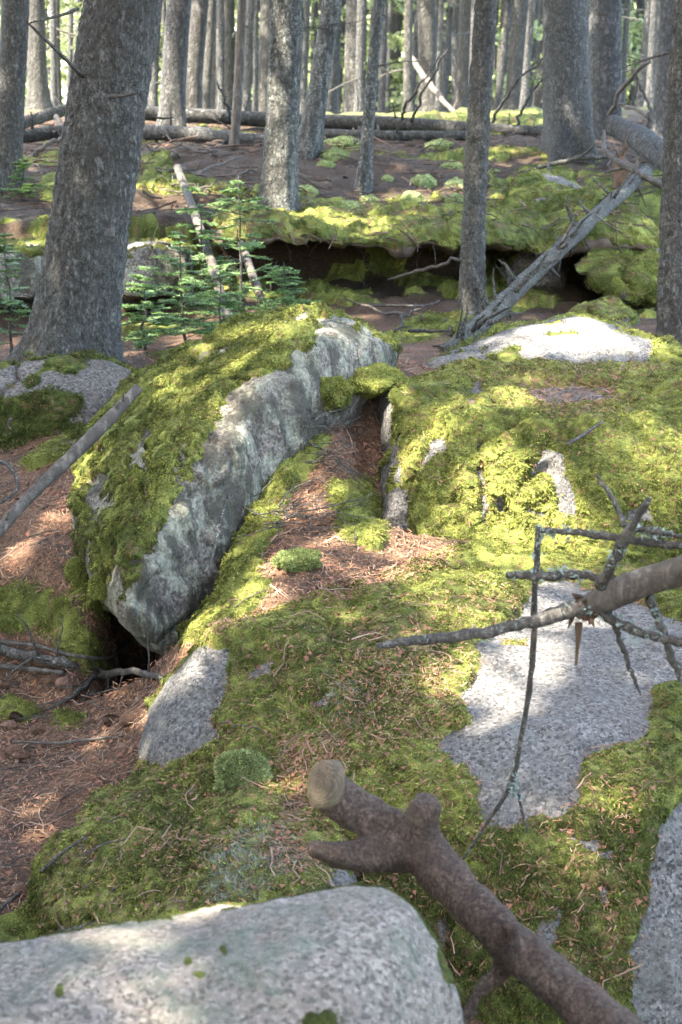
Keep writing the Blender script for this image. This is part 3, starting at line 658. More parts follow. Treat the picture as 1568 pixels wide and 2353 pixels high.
# ------------------------------------------------------------------ the overhanging bank
BANK = {}
def bank_overhang():
    xs = np.linspace(-.62, 1.95, 150); prof = np.array([(.75, .02), (.5, .035), (.25, .03), (.05, .0), (-.2, -.02), (-.36, -.05), (-.42, -.09), (-.34, -.11), (-.1, -.09), (.3, -.06), (.5, -.2)])
    fine = smooth_path(np.c_[prof, prof[:, :1] * 0], 46)[:, :2]
    V = []
    for x in xs:
        yb = float(bank_y(x)) + .30; zl = gz(x, yb + .25)
        e = min(1, (x + .62) / .25, (1.95 - x) / .25)
        for dy, dz in fine: V.append((x, yb + dy * (e if dy < 0 else 1), zl + dz))
    V = np.array(V); nx_, ny_ = len(fine), len(xs)
    i = (np.arange(ny_ - 1)[:, None] * nx_ + np.arange(nx_ - 1)[None]).ravel()
    F = np.stack([i, i + 1, i + nx_ + 1, i + nx_], -1); N = vnormals(V, F)
    if N[:, 2].mean() < 0: F = F[:, ::-1]; N = -N
    V = V + N * (fbm(V, 3.3, 3, 8) * .06 + fbm(V, 11, 4, 9) * .04)[:, None]; V[:, 2] += .03
    N = vnormals(V, F)
    o = build('bank', MB().add(V, F), MAT['soil'], kind='structure', label='undercut earth bank with a moss lip behind the boulders')
    BANK['V'], BANK['F'], BANK['N'] = V, F, N
    m = sstep(N[:, 2] + 1.1 * fbm(V, 4, 4, 10), .05, .4)
    rr = np.random.default_rng(3)
    for i in range(14):                                   # thin roots hanging out of the undercut
        x = rr.uniform(-.45, 1.2); y = float(bank_y(x)) + rr.uniform(.0, .3); z = gz(x, y + .4) - .08; L_ = rr.uniform(.06, .2); s = np.linspace(0, 1, 6)[:, None]
        Q = np.array([x, y, z]) + np.array([rr.normal(0, .4), -.2, -1]) * L_ * s + rr.normal(0, .012, (6, 3)) * s
        link('root', add_tube(MB(), Q, .006 * rr.uniform(.5, 1.2) * (1 - .6 * s[:, 0]), 5).mesh('root'), MAT['twig']).parent = o
    moss_on(V, F, N, m, o, 26000, L=.0095, thick=.03, lump=14, dry=.3, bright=.1, hang=.15)
bank_overhang()

# ------------------------------------------------------------------ gaps cut in the crowns so the sun lands on set patches
HOLES = [(960, 1230, 4.9, .17), (1020, 1160, 4.95, .2), (1080, 1060, 5.05, .17), (1110, 1240, 4.85, .22), (1190, 1290, 4.75, .15), (1000, 1250, 4.8, .17), (880, 1290, 4.6, .08), (1130, 960, 5.3, .10), (1080, 1350, 4.45, .10),
         (610, 1195, 4.9, .08), (680, 1180, 4.95, .06), (560, 1230, 4.75, .07), (480, 1340, 4.45, .09), (540, 1300, 4.55, .07), (640, 1060, 5.2, .05),
         (640, 790, 5.4, .10), (530, 880, 5.25, .10), (500, 930, 5.2, .08), (560, 760, 5.7, .07), (740, 745, 5.5, .07), (230, 1030, 5.4, .06), (400, 890, 5.5, .06), (210, 1060, 5.35, .05),
         (1320, 760, 6.4, .22), (1420, 770, 6.4, .16), (1200, 800, 6.2, .10), (1540, 800, 6.2, .12), (780, 850, 5.9, .09), 
         (1250, 1450, 4.3, .10), (1180, 1600, 3.95, .08), (1140, 1760, 3.7, .06),
         (100, 1210, 5.25, .07), (60, 1220, 5.2, .05), (345, 455, 9.6, .28), (450, 520, 8.6, .14), (480, 600, 8.1, .1), (540, 560, 8.0, .1), (90, 520, 8.5, .2), (370, 535, 8.5, .12),
         (190, 1490, 4.55, .05), (420, 650, 7.6, .2), (560, 600, 7.8, .2), (330, 750, 7.1, .15), (500, 720, 7.3, .15), (760, 540, 9.2, .12), (960, 450, 10.2, .12), (440, 1500, 4.3, .05), (600, 1960, 3.4, .05), (1220, 270, 15.5, .6)]
HP = np.array([at(a, b, c) for a, b, c, r in HOLES]); HR = np.array([h[3] for h in HOLES])
def in_sunbeam(P):
    k = np.zeros(len(P), bool)
    for q, r in zip(HP, HR):
        d = P - q; t = d @ SUN; k |= (np.linalg.norm(d - t[:, None] * SUN, axis=1) < r + .09) & (t > .5)
    return k

# ------------------------------------------------------------------ trees
def crown_parts(base, top, z0, z1, rad, n, seed, leaf=(.30, .11), col=(.028, .05, .02), col2=(.07, .11, .035), carve=True):
    """boughs in whorls round the upper stem, flat sprays of needles along them"""
    r = np.random.default_rng(seed); ax = (top - base) / (top[2] - base[2])
    mb = MB(); lb = MB(); nb = max(14, n // 26); per = n // nb
    for i in range(nb):
        u = r.random() ** 1.25; z = z0 + (z1 - z0) * u; p0 = base + ax * (z - base[2]); an = r.random() * 6.283
        ln = rad * (1 - u) ** .75 * r.uniform(.7, 1.15) + .15; d = np.array([math.cos(an), math.sin(an), r.uniform(-.25, .12)])
        s = np.linspace(0, 1, 5)[:, None]; B = p0 + d * ln * s + np.array([0, 0, -1]) * (ln * .28 * s * s)
        add_tube(lb, B, .018 * (1 - s[:, 0] * .8) * (.5 + ln * .4), 3, cap=False)
        q = r.random(per) ** .7; P = p0 + d * ln * q[:, None] - np.array([0, 0, 1]) * (ln * .28 * q * q)[:, None] + r.normal(0, .05, (per, 3))
        side = np.cross(d, [0, 0, 1.0]); D = norm(d * .7 + side * np.where(r.random((per, 1)) < .5, 1, -1) * r.uniform(.3, 1, (per, 1)) + r.normal(0, .25, (per, 3)))
        if carve: k = ~in_sunbeam(P + D * leaf[0] * .5)
        else: k = np.ones(per, bool)
        P, D = P[k], D[k]; m = len(P)
        if not m: continue
        S = norm(np.cross(D, np.array([0, 0, 1.0]) + r.normal(0, .35, (m, 3)))); t = r.random((m, 1))
        kites(mb, P, D, S, leaf[0] * r.uniform(.7, 1.3, m), leaf[1] * r.uniform(.7, 1.3, m), np.array(col) * (1 - t) + np.array(col2) * t, np.tile([0, 0, -.25], (m, 1)))
    return mb, lb
def tree_trunk(base, top, r0, rtop_frac, seed, sides=14, rings=40, flare=.55, fine=None, rough=.05, bend=.02):
    H = top[2] - base[2]
    h = np.concatenate([np.linspace(-.12, .5, 8)[:-1], np.linspace(.5, H, rings)]) if fine is None else np.concatenate([np.linspace(-.12, fine[0], fine[1])[:-1], np.linspace(fine[0], H, 14)])
    ax = (top - base) / H
    P = base + ax * h[:, None]
    r = np.random.default_rng(seed); ph = r.random(2) * 6
    P[:, 0] += bend * np.sin(h * 1.1 + ph[0]) * np.clip(h, 0, 1); P[:, 1] += bend * np.sin(h * .9 + ph[1]) * np.clip(h, 0, 1)
    t = np.clip(h / H, 0, 1); R = r0 * ((1 - t) * (1 - .05) + .05) ** .8 * (1 + flare * np.exp(-np.maximum(h, 0) / .13))
    mb = MB(); V, F, C = tube(P, R, sides, cap=True)
    n = len(h); cen = np.vstack([np.repeat(P, sides, 0), P[:1], P[-1:]]); nn = norm(V - cen); rr = np.concatenate([np.repeat(R, sides), [0, 0]])
    ang = np.arctan2(nn[:, 1], nn[:, 0]); hh = np.concatenate([np.repeat(h, sides), [0, 0]])
    lob = np.cos(ang * 4 + seed) * .22 * np.exp(-np.maximum(hh, 0) / .16)
    V = V + nn * (rr * (lob + rough * fbm(V, 7, 3, seed)))[:, None]
    if fine is not None:
        Q = V * np.array([1, 1, .55]); a = np.abs(fbm(Q, 34, 2, seed + 5)); b = fbm(Q, 70, 3, seed + 6)
        V = V + nn * (np.clip(rr * 20, 0, 1) * (.007 * sstep(a, .0, .3) + .005 * b))[:, None]
    n0 = mb.n; mb.add(V, F); mb.f.append(C + n0)
    return mb, P, R
def part(name, mb, mat, root, smooth=True, kind=None, label=None):
    """part of a thing: world-space geometry stored relative to the thing's base"""
    mb.v = [v - np.array(root.location, np.float32) for v in mb.v]
    o = link(name, mb.mesh(name, smooth), MAT[mat]); o.parent = root
    if kind: o['kind'] = kind
    if label: o['label'] = label
    return o
def dead_twigs(root, P, R, n, zr, seed, ln=(.15, .6), mat='twig', r0=.005, side=None):
    r = np.random.default_rng(seed)
    for i in range(n):
        z = P[0][2] + r.uniform(*zr); k = int(np.argmin(np.abs(P[:, 2] - z))); an = r.random() * 6.28 if side is None else side + r.normal(0, .6)
        d = norm(np.array([math.cos(an), math.sin(an), r.uniform(-.25, .2)])); L = r.uniform(*ln); s = np.linspace(0, 1, 7)[:, None]
        wob = np.cumsum(r.normal(0, .035, (7, 3)), 0) * L
        Q = P[k] + d * R[k] * .8 + d * L * s + wob * s + np.array([0, 0, -1]) * (s * s) * L * r.uniform(-.1, .25)
        mb = MB(); add_tube(mb, Q, r0 * r.uniform(.7, 1.4) * (1 - .75 * s[:, 0]), 5)
        for j in range(r.integers(0, 4)):
            q = r.integers(2, 6); e = norm(d + r.normal(0, .7, 3)); l2 = L * r.uniform(.1, .35)
            add_tube(mb, Q[q] + e * l2 * np.linspace(0, 1, 3)[:, None], r0 * .5 * np.array([1, .7, .3]), 4)
        part('dead_branch', mb, mat, root)
def spruce(px, py, Y, wpx, topx, label, mat='bark', H=11, z0=4.6, group=None, seed=1, twigs=5, zr=(.6, 3.2), sides=16, fine=None, flare=.5, n=2300, rad=2.0, tw=None, mossfoot=0, **kw):
    b = at(px, py, Y); b[2] = gz(b[0], b[1]); t = at(topx, 0, Y); ax = (t - b) / (t[2] - b[2]); ax[1] = rng.normal(0, .02)
    top = b + ax * H
    root = empty('spruce_tree', b, label, 'tree', group)
    mb, P, R = tree_trunk(b, top, size(wpx, Y) / 2, .1, seed, sides, flare=flare, fine=fine, **kw)
    part('trunk', mb, mat, root)
    cb, lb = crown_parts(b, top, b[2] + z0, top[2], rad, n, seed)
    cr = part('crown', cb, 'leaf', root, False, 'stuff'); part('limbs', lb, 'twig', root, True, 'stuff')
    if twigs: dead_twigs(root, P, R, twigs, zr, seed + 3, **(tw or {}))
    return root, P, R
t1, P1, R1 = spruce(160, 862, 6.6, 178, 290, 'thick scaly spruce trunk leaning right in the left foreground', seed=7, H=13, z0=4.2, sides=110, fine=(3.0, 290), flare=.32, twigs=0, n=1500, rad=2.0, rough=.03, bend=.012)
for q, wd in [([(190, 175, 6.5), (130, 115, 6.35), (60, 48, 6.3)], [11, 9, 5]), ([(250, 222, 6.42), (285, 220, 6.3), (318, 212, 6.25)], [12, 6, 4]), ([(180, 20, 6.5), (140, 35, 6.4), (70, 52, 6.3)], [9, 7, 4]), ([(345, 268, 6.55), (375, 272, 6.5), (400, 270, 6.5)], [6, 5, 3]), ([(330, 440, 6.55), (350, 452, 6.5), (372, 455, 6.5)], [7, 6, 3]), ([(225, 368, 6.42), (232, 380, 6.35), (236, 392, 6.33)], [16, 12, 6]), ([(255, 530, 6.42), (258, 540, 6.36), (262, 546, 6.35)], [18, 14, 8]), ([(305, 318, 6.44), (308, 326, 6.38), (310, 332, 6.37)], [18, 14, 8])]:
    Q = smooth_path([at(*p_) for p_ in q], 12); part('dead_branch', add_tube(MB(), Q, np.interp(np.linspace(0, 1, 12), [0, .5, 1], wd) * K * 6.4 / 2, 7, rough=.2, freq=50), 'twig', t1)
spruce(12, 470, 9.8, 66, 35, 'scaly spruce trunk cut off by the left border', 'bark', seed=8, twigs=2, sides=24)
spruce(392, 262, 13.2, 58, 412, 'dark trunk standing just right of the big leaning spruce', 'bark_dark', seed=9, twigs=3, sides=24)
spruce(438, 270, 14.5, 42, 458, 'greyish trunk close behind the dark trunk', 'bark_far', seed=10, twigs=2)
spruce(640, 500, 9.2, 72, 652, 'rough lichen streaked spruce rooted in the moss left of the pale slope cushions', 'bark_pale', seed=11, twigs=4, sides=32, fine=(2.4, 160), flare=.3)
spruce(706, 372, 11.3, 46, 760, 'slender lichen grey trunk leaning right behind the rough spruce', 'bark_pale', seed=12, twigs=3, sides=20)
spruce(836, 440, 10.3, 28, 872, 'thin lichen spotted trunk in the middle of the slope', 'bark_pale', seed=13, twigs=5, H=8, tw=dict(side=0.2), sides=14)
spruce(1083, 748, 8.0, 50, 1115, 'slim straight trunk standing right of centre beside the leaning dead log', 'bark', seed=14, twigs=8, H=10, sides=32, fine=(2.6, 200), tw=dict(side=2.9, ln=(.3, .8)), zr=(1.2, 2.4), flare=.25)
spruce(1305, 362, 11.5, 104, 1306, 'thickest background trunk, left one of the pair at the right', 'bark', seed=15, twigs=5, sides=36, fine=(2.0, 120), flare=.15)
spruce(1388, 300, 13.0, 72, 1398, 'dark background trunk, right one of the pair at the right', 'bark_dark', seed=16, twigs=5, sides=24, fine=(1.8, 90))
spruce(1548, 800, 7.4, 72, 1580, 'scaly trunk along the right border', 'bark', seed=17, twigs=2, sides=60, fine=(2.6, 260), flare=.1)
spruce(1525, 300, 12.5, 52, 1545, 'grey trunk behind the one on the right border', 'bark_dark', seed=18, twigs=4)
FAR = [(92, 45), (190, 26), (487, 26), (521, 34), (556, 22), (586, 24), (604, 38), (735, 26), (815, 44), (905, 28), (938, 20), (985, 44), (1024, 24), (1062, 40), (1150, 28), (1177, 38), (1208, 20), (1238, 28), (1496, 44), (1450, 24), (30, 30), (345, 28), (770, 22), (860, 24), (1120, 22), (680, 22), (1100, 18), (470, 20), (135, 20), (1520, 20), (955, 26), (1260, 22)] + [(20 + 33 * i + (i * 37) % 23, 17 + (i * 7) % 11) for i in range(0, 46, 2)] + [(9 + 41 * i + (i * 29) % 31, 12 + (i * 5) % 7) for i in range(38)] + [(15 + 53 * i + (i * 17) % 29, 14 + (i * 3) % 5) for i in range(29)]
for i, (x, wd) in enumerate(FAR):
    Y = min(1026 / wd * rng.uniform(.8, 1.0), 34) if wd > 21 else rng.uniform(18, 34)
    base = at(x, 280, Y); b = np.array([base[0], Y, 0]); b[2] = gz(b[0], Y)
    root = empty('spruce_tree', b, 'straight grey brown spruce trunk far back among the foliage', 'tree', 'spruce trunks far behind the fallen log')
    top = b + np.array([rng.normal(.4, .35), rng.normal(0, .3), 12])
    mb, P, R = tree_trunk(b, top, wd * K * Y / 2, .1, 100 + i, 12, 20)
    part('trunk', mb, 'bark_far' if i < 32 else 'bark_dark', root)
    cb, lb = crown_parts(b, top, b[2] + rng.uniform(3.5, 6.5), top[2], 1.2, 320, 100 + i, leaf=(.32, .12), col2=(.08, .13, .04), carve=False)
    part('crown', cb, 'leaf', root, False, 'stuff'); part('limbs', lb, 'twig', root, True, 'stuff')
    if i % 2 == 0: dead_twigs(root, P, R, 3, (.4, 3), 300 + i, ln=(.4, 1.2), r0=.012)
# say which far trunk is which by the nearer trunks it shows between
GAPS = [(-999, 'left of the left border trunk'), (50, 'between the left border trunk and the big leaning spruce'), (290, 'behind the top of the big leaning spruce'), (400, 'just right of the dark trunk'), (470, 'between the dark trunk and the rough lichen streaked spruce'), (600, 'behind the rough lichen streaked spruce'), (700, 'close to the slender leaning trunk'), (790, 'between the slender leaning trunk and the thin middle trunk'), (880, 'right of the thin middle trunk'), (1000, 'just left of the slim straight trunk'), (1110, 'between the slim straight trunk and the thickest pair'), (1260, 'behind the thickest pair'), (1430, 'right of the thickest pair')]
ORD = ['leftmost', 'second', 'third', 'fourth', 'fifth', 'sixth', 'seventh', 'eighth', 'ninth', 'tenth', 'eleventh', 'twelfth', 'thirteenth', 'fourteenth', 'fifteenth', 'sixteenth', 'seventeenth', 'eighteenth', 'nineteenth', 'twentieth', 'farther right', 'still farther right', 'far right', 'rightmost', 'last', 'hidden']
def order_labels(objs, what):
    bins = {}
    for o in objs:
        p = np.array([list(o.location)]) + np.array([[0, 0, 1.0]]); x = to_px(p)[0][0]
        g = [t for a, t in GAPS if x >= a][-1]; bins.setdefault(g, []).append((x, o))
    for g, l in bins.items():
        for i, (x, o) in enumerate(sorted(l, key=lambda q: q[0])): o['label'] = what % (ORD[i] if len(l) > 1 else 'lone') + ' ' + g
order_labels([o for o in scene.objects if o.get('group') == 'spruce trunks far behind the fallen log'], '%s far spruce trunk')
# unseen spruces added beside and behind the photographer so their crowns make the shade
cnt = 0; crng = np.random.default_rng(99)
for gy_ in np.arange(-6.5, 13, 1.8):
    for gx_ in np.arange(-10, 3.6, 1.8):
        x = gx_ + crng.uniform(-.6, .6); y = gy_ + crng.uniform(-.6, .6)
        if abs(x) < .235 * max(y, 0) + 1.1 and y > -1.6: continue
        if abs(x) < 1.2 and y > -2.2: continue
        if y > 6 and x > 2: continue
        if y > 10.5 or x < -8.5 and y > 6: continue
        b = np.array([x, y, gz(x, y)]); H = crng.uniform(10, 13.5)
        root = empty('spruce_tree', b, 'unseen spruce added beside the view to shade the boulders', 'tree', 'unseen spruces added for shade')
        top = b + np.array([crng.normal(0, .3), crng.normal(0, .3), H])
        mb, P, R = tree_trunk(b, top, crng.uniform(.09, .16), .1, 500 + cnt, 10, 12)
        part('trunk', mb, 'bark', root)
        cb, lb = crown_parts(b, top, b[2] + crng.uniform(3.6, 4.8), top[2], 1.85, 1350, 500 + cnt)
        part('crown', cb, 'leaf', root, False, 'stuff'); part('limbs', lb, 'twig', root, True, 'stuff'); cnt += 1
for x, y in [(-2.9, 2.0)]:      # extra unseen spruce on the left, added to shade the big boulder's lower right
    b = np.array([x, y, gz(x, y)]); top = b + np.array([.1, -.1, 12.5]); root = empty('spruce_tree', b, 'unseen spruce added beside the view to shade the boulders', 'tree', 'unseen spruces added for shade')
    mb, P, R = tree_trunk(b, top, .12, .1, 700 + cnt, 10, 12); part('trunk', mb, 'bark', root); cb, lb = crown_parts(b, top, b[2] + 4.2, top[2], 1.8, 1700, 700 + cnt); part('crown', cb, 'leaf', root, False, 'stuff'); part('limbs', lb, 'twig', root, True, 'stuff'); cnt += 1
# leafy trees far behind; pale leaf colours stand in for sunlight and haze
def leafy(seed, H, rad, n, sz):
    r = np.random.default_rng(seed); cb = MB(); lb = MB(); tb = MB()
    s = np.linspace(0, 1, 9)[:, None]; Pt = np.array([0, 0, 1.0]) * H * s + np.cumsum(r.normal(0, .05, (9, 3)), 0)
    add_tube(tb, Pt, .10 * (1 - .85 * s[:, 0]), 8)
    for i in range(42):
        u = r.random(); p0 = Pt[int(u * 8)]; an = r.random() * 6.28; ln = rad * (.35 + .65 * math.sin(3.1 * min(1, u + .15))) * r.uniform(.5, 1.1)
        d = np.array([math.cos(an), math.sin(an), r.uniform(-.1, .45)]); B = p0 + d * ln * np.linspace(0, 1, 4)[:, None]; add_tube(lb, B, np.array([.03, .02, .013, .005]), 4, cap=False)
        m = n // 42; q = r.uniform(.25, 1.1, m); P = p0 + d * ln * q[:, None] + r.normal(0, .16, (m, 3)) * np.array([1, 1, .5])
        D = norm(r.normal(0, 1, (m, 3)) + np.array([0, 0, -.4])); S = norm(np.cross(D, r.normal(0, 1, (m, 3)))); t = r.random((m, 1))
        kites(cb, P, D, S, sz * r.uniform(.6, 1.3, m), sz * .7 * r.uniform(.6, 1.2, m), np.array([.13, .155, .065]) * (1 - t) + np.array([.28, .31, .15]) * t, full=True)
    return tb, cb, lb
lv = []
for s in range(4):
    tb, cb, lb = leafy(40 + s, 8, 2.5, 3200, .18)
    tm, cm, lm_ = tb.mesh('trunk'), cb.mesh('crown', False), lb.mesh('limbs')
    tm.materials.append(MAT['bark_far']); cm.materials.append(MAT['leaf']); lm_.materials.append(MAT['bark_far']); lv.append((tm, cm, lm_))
def put_tree(name, meshes, loc, sc, rot, label, group):
    root = empty(name, loc, label, 'tree', group); root.scale = (sc,) * 3; root.rotation_euler = (0, 0, rot)
    for nm, me in zip(('trunk', 'crown', 'limbs'), meshes):
        o = bpy.data.objects.new(nm, me); scene.collection.objects.link(o); o.parent = root
        if nm != 'trunk': o['kind'] = 'stuff'
    return root
for i in range(60):
    Y = rng.uniform(38, 62); x = rng.uniform(-.24, .24) * Y
    if i in range(8, 16): continue
    if i < 8: Y = rng.uniform(25, 36); x = (-.2 + .4 * (i + .5) / 8) * Y
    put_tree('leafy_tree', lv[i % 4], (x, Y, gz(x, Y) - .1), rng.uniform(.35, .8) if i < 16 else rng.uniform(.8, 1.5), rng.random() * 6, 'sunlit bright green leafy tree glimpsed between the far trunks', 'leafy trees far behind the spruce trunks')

order_labels([o for o in scene.objects if o.get('group') == 'leafy trees far behind the spruce trunks'], '%s bright leafy tree')

# ------------------------------------------------------------------ finding surfaces
from mathutils.bvhtree import BVHTree
def bvh(V, F): return BVHTree.FromPolygons([tuple(v) for v in V], [tuple(f) for f in F])
SURF = {'A': bvh(A['V'], A['F']), 'B': bvh(B['V'], B['F']), 'C': bvh(np.vstack([C['V'], C2['V']]), np.vstack([C['F'], C2['F'] + len(C['V'])])), 'D': bvh(D['V'], D['F'])}
gsel = (GY1[GF].max(1) < 17) & (np.abs(GX1[GF]).max(1) < 6) & (GY1[GF].min(1) > 2)
SURF['G'] = bvh(GV, GF[gsel])
def hit(px, py, which='ABCDG'):
    d = Vector(ray(px, py)).normalized(); best = None
    for k in which:
        h = SURF[k].ray_cast(Vector(CAM), d)
        if h[0] is not None and (best is None or h[3] < best[1]): best = ((np.array(h[0][:]), np.array(h[1][:])), h[3])
    if best is None: return at(px, py, 9), np.array([0, 0, 1.0])
    p, n = best[0]
    return p, (n if n @ (CAM - p) > 0 else -n)

def gp(px, py, lift=.012):
    p, n = hit(px, py, 'G'); return (p[0], p[1], p[2] + lift, 0)
# ------------------------------------------------------------------ logs, branches, sticks
def limb(pts, wpx, n=24, sides=12, rough=.12, freq=14, seed=0, wig=0.0):
    P = smooth_path([at(*q) if len(q) == 3 else q[:3] for q in pts], n)
    Ys = P[:, 1]; w = np.interp(np.linspace(0, 1, n), np.linspace(0, 1, len(wpx)), wpx)
    if wig:
        r = np.random.default_rng(seed); P[1:-1] += r.normal(0, wig, (n - 2, 3))
    mb = MB(); add_tube(mb, P, w * K * np.clip(Ys, 1.6, 20) / 2, sides, rough=rough, freq=freq, seed=seed)
    return mb, P, w * K * np.clip(Ys, 1.6, 20) / 2
def stubs(root, P, R, n, seed, ln=(.04, .15), mat='log_grey', r0=.35, up=.4, name='stub', tips=True, lo=.05, hi=.95):
    r = np.random.default_rng(seed)
    for i in range(n):
        k = int(len(P) * r.uniform(lo, hi)); T = norm(P[min(k + 1, len(P) - 1)] - P[max(k - 1, 0)])
        d = r.normal(0, 1, 3); d = norm(d - T * (d @ T) + np.array([0, 0, up]) + T * r.normal(.1, .3)); L = r.uniform(*ln)
        s = np.linspace(0, 1, 4)[:, None]; mb = MB()
        add_tube(mb, P[k] + d * R[k] * .7 + d * L * s + r.normal(0, .06, (4, 3)) * L * s, R[k] * r0 * r.uniform(.6, 1.2) * (1 - .7 * s[:, 0]), 6, rough=.15, freq=60)
        part(name, mb, mat, root)
def log(name, label, cat, pts, wpx, mat, n=24, sides=14, nst=0, seed=0, group=None, stub=None, rough=.12, wig=0.0, mossy=0):
    mb, P, R = limb(pts, wpx, n, sides, rough, seed=seed, wig=wig)
    root = empty(name, P[0], label, cat, group); part('stem', mb, mat, root)
    if nst: stubs(root, P, R, nst, seed + 1, mat=mat, **(stub or {}))
    return root, P, R
def sub(root, pts, wpx, mat, name='side_branch', n=14, sides=8, seed=0, rough=.15, wig=0.0):
    mb, P, R = limb(pts, wpx, n, sides, rough, 40, seed, wig); part(name, mb, mat, root); return P, R

log('fallen_log', 'long dark fallen trunk lying level across the back of the slope', 'log', [(300, 258, 13.6), (620, 275, 13.5), (900, 284, 13.4), (1100, 296, 13.2), (1275, 304, 13.0)], [33, 33, 32, 29, 24], 'log_dark', 40, 14, 6, 1, stub=dict(ln=(.1, .3), r0=.14, up=1.5))
ld = scene.collection.objects[-1].parent
for k, q in enumerate([[(945, 280, 13.3), (985, 190, 13.2), (1035, 105, 13.1)], [(1130, 285, 13.2), (1170, 215, 13.0), (1255, 120, 12.9)], [(1190, 288, 13.1), (1210, 235, 13.0), (1250, 175, 12.9)], [(820, 330, 13.0), (845, 255, 13.2), (870, 205, 13.3)], [(925, 275, 13.3), (935, 235, 13.2), (975, 180, 13.1), (1010, 130, 13.1)], [(530, 275, 13.4), (520, 230, 13.3), (500, 190, 13.3)]]): sub(ld, q, [8, 6, 4], 'log_dark', 'upright_branch', seed=k, wig=.01)
log('fallen_log', 'rough fallen log lying just below the left end of the long dark trunk', 'log', [(325, 303, 12.3), (430, 309, 12.25), (520, 317, 12.2), (640, 328, 12.2)], [32, 34, 32, 28], 'bark_dark', 20, 12, 6, 2, rough=.3, stub=dict(ln=(.08, .3), r0=.25, up=-.5))
log('fallen_log', 'shadowed fallen log directly under the long dark trunk', 'log', [(680, 306, 12.9), (880, 312, 12.8), (1080, 312, 12.8)], [24, 26, 22], 'log_dark', 20, 10, 3, 3)
log('fallen_log', 'broken pale log end raised behind the left border trunk', 'log', [(30, 290, 12.3), (100, 268, 12.5), (175, 245, 12.7)], [26, 27, 25], 'log_grey', 18, 12, 6, 4, rough=.3, stub=dict(ln=(.05, .2), r0=.25))
log('fallen_log', 'grey log lying low between the left border trunk and the big spruce', 'log', [(20, 318, 11.8), (110, 306, 11.9), (200, 294, 12.0)], [32, 32, 28], 'log_dark', 14, 10, 3, 5)
log('leaning_pole', 'thin pale dead trunk leaning down through the fir saplings', 'dead trunk', [(408, 385, 9.7), (440, 470, 9.0), (485, 600, 8.1), (530, 755, 7.2)], [17, 20, 22, 22], 'weathered', 24, 12, 5, 6, stub=dict(ln=(.02, .06), r0=.3))
log('leaning_pole', 'short pale broken pole right of the fir saplings', 'dead trunk', [(555, 560, 8.5), (578, 625, 8.1), (605, 700, 7.7)], [18, 20, 20], 'weathered', 12, 10, 2, 7)
big, Pb, Rb = log('fallen_log', 'grey lichen covered dead log leaning diagonally up the bank, bristling with stubs', 'log', [(1025, 815, 6.75), (1130, 722, 7.3), (1300, 560, 8.3), (1485, 395, 9.5)], [40, 42, 37, 30], 'log_grey', 46, 20, 0, 8, rough=.2)
stubs(big, Pb, Rb, 44, 9, (.04, .2), 'log_grey', .34, .35)
log('fallen_log', 'thick grey broken trunk sloping down to the right border', 'log', [(1408, 288, 11.3), (1480, 325, 10.8), (1560, 385, 10.3), (1680, 470, 9.8)], [46, 58, 62, 62], 'bark_dark', 24, 24, 3, 10, stub=dict(ln=(.05, .2), r0=.15))
r9, P9, R9 = log('fallen_branch', 'pinkish bare branch with a hooked tip below the broken trunk at the right', 'branch', [(1388, 300, 9.6), (1390, 345, 9.5), (1430, 378, 9.4), (1490, 410, 9.3), (1560, 445, 9.2)], [7, 11, 14, 15, 15], 'weathered', 20, 8, 0, 11)
sub(r9, [(1458, 392, 9.35), (1468, 370, 9.35), (1474, 355, 9.3)], [10, 7, 4], 'weathered', 'stub')
sub(r9, [(1440, 385, 9.4), (1405, 392, 9.4), (1390, 398, 9.4)], [9, 6, 4], 'weathered', 'stub')
log('fallen_branch', 'forked dark branch hanging in front of the thickest background trunk', 'branch', [(1190, 397, 10.6), (1260, 380, 10.5), (1330, 362, 10.4), (1410, 358, 10.4)], [4, 9, 11, 9], 'twig', 20, 8, 0, 12, wig=.006)
fb = scene.collection.objects[-1].parent
sub(fb, [(1262, 382, 10.5), (1265, 420, 10.45), (1240, 455, 10.4), (1205, 500, 10.3)], [10, 9, 6, 3], 'twig', seed=4, wig=.006); sub(fb, [(1330, 362, 10.4), (1355, 345, 10.35), (1368, 330, 10.3)], [8, 6, 3], 'twig', seed=5)
log('broken_stump', 'small splintered brown stump under the leaning dead log', 'stump', [(1185, 730, 8.5), (1180, 680, 8.55), (1176, 655, 8.6), (1170, 632, 8.6)], [40, 32, 26, 10], 'bark_dark', 14, 12, 7, 13, rough=.7, stub=dict(ln=(.03, .12), r0=.3, up=2.5, lo=.5))
log('broken_stump', 'torn orange brown stump beneath the broken trunk at the right', 'stump', [(1440, 440, 10.2), (1432, 400, 10.25), (1425, 375, 10.3), (1430, 352, 10.3)], [64, 54, 36, 10], 'rotwood', 14, 14, 9, 14, rough=.7, stub=dict(ln=(.04, .16), r0=.25, up=2.5, lo=.4))
log('snag', 'thin broken dead trunk standing left of the rough lichen streaked spruce', 'dead trunk', [(532, 385, 11.6), (542, 290, 11.6), (550, 150, 11.7), (560, -60, 11.8)], [26, 22, 22, 20], 'weathered', 24, 10, 3, 15, stub=dict(ln=(.05, .4), r0=.2))
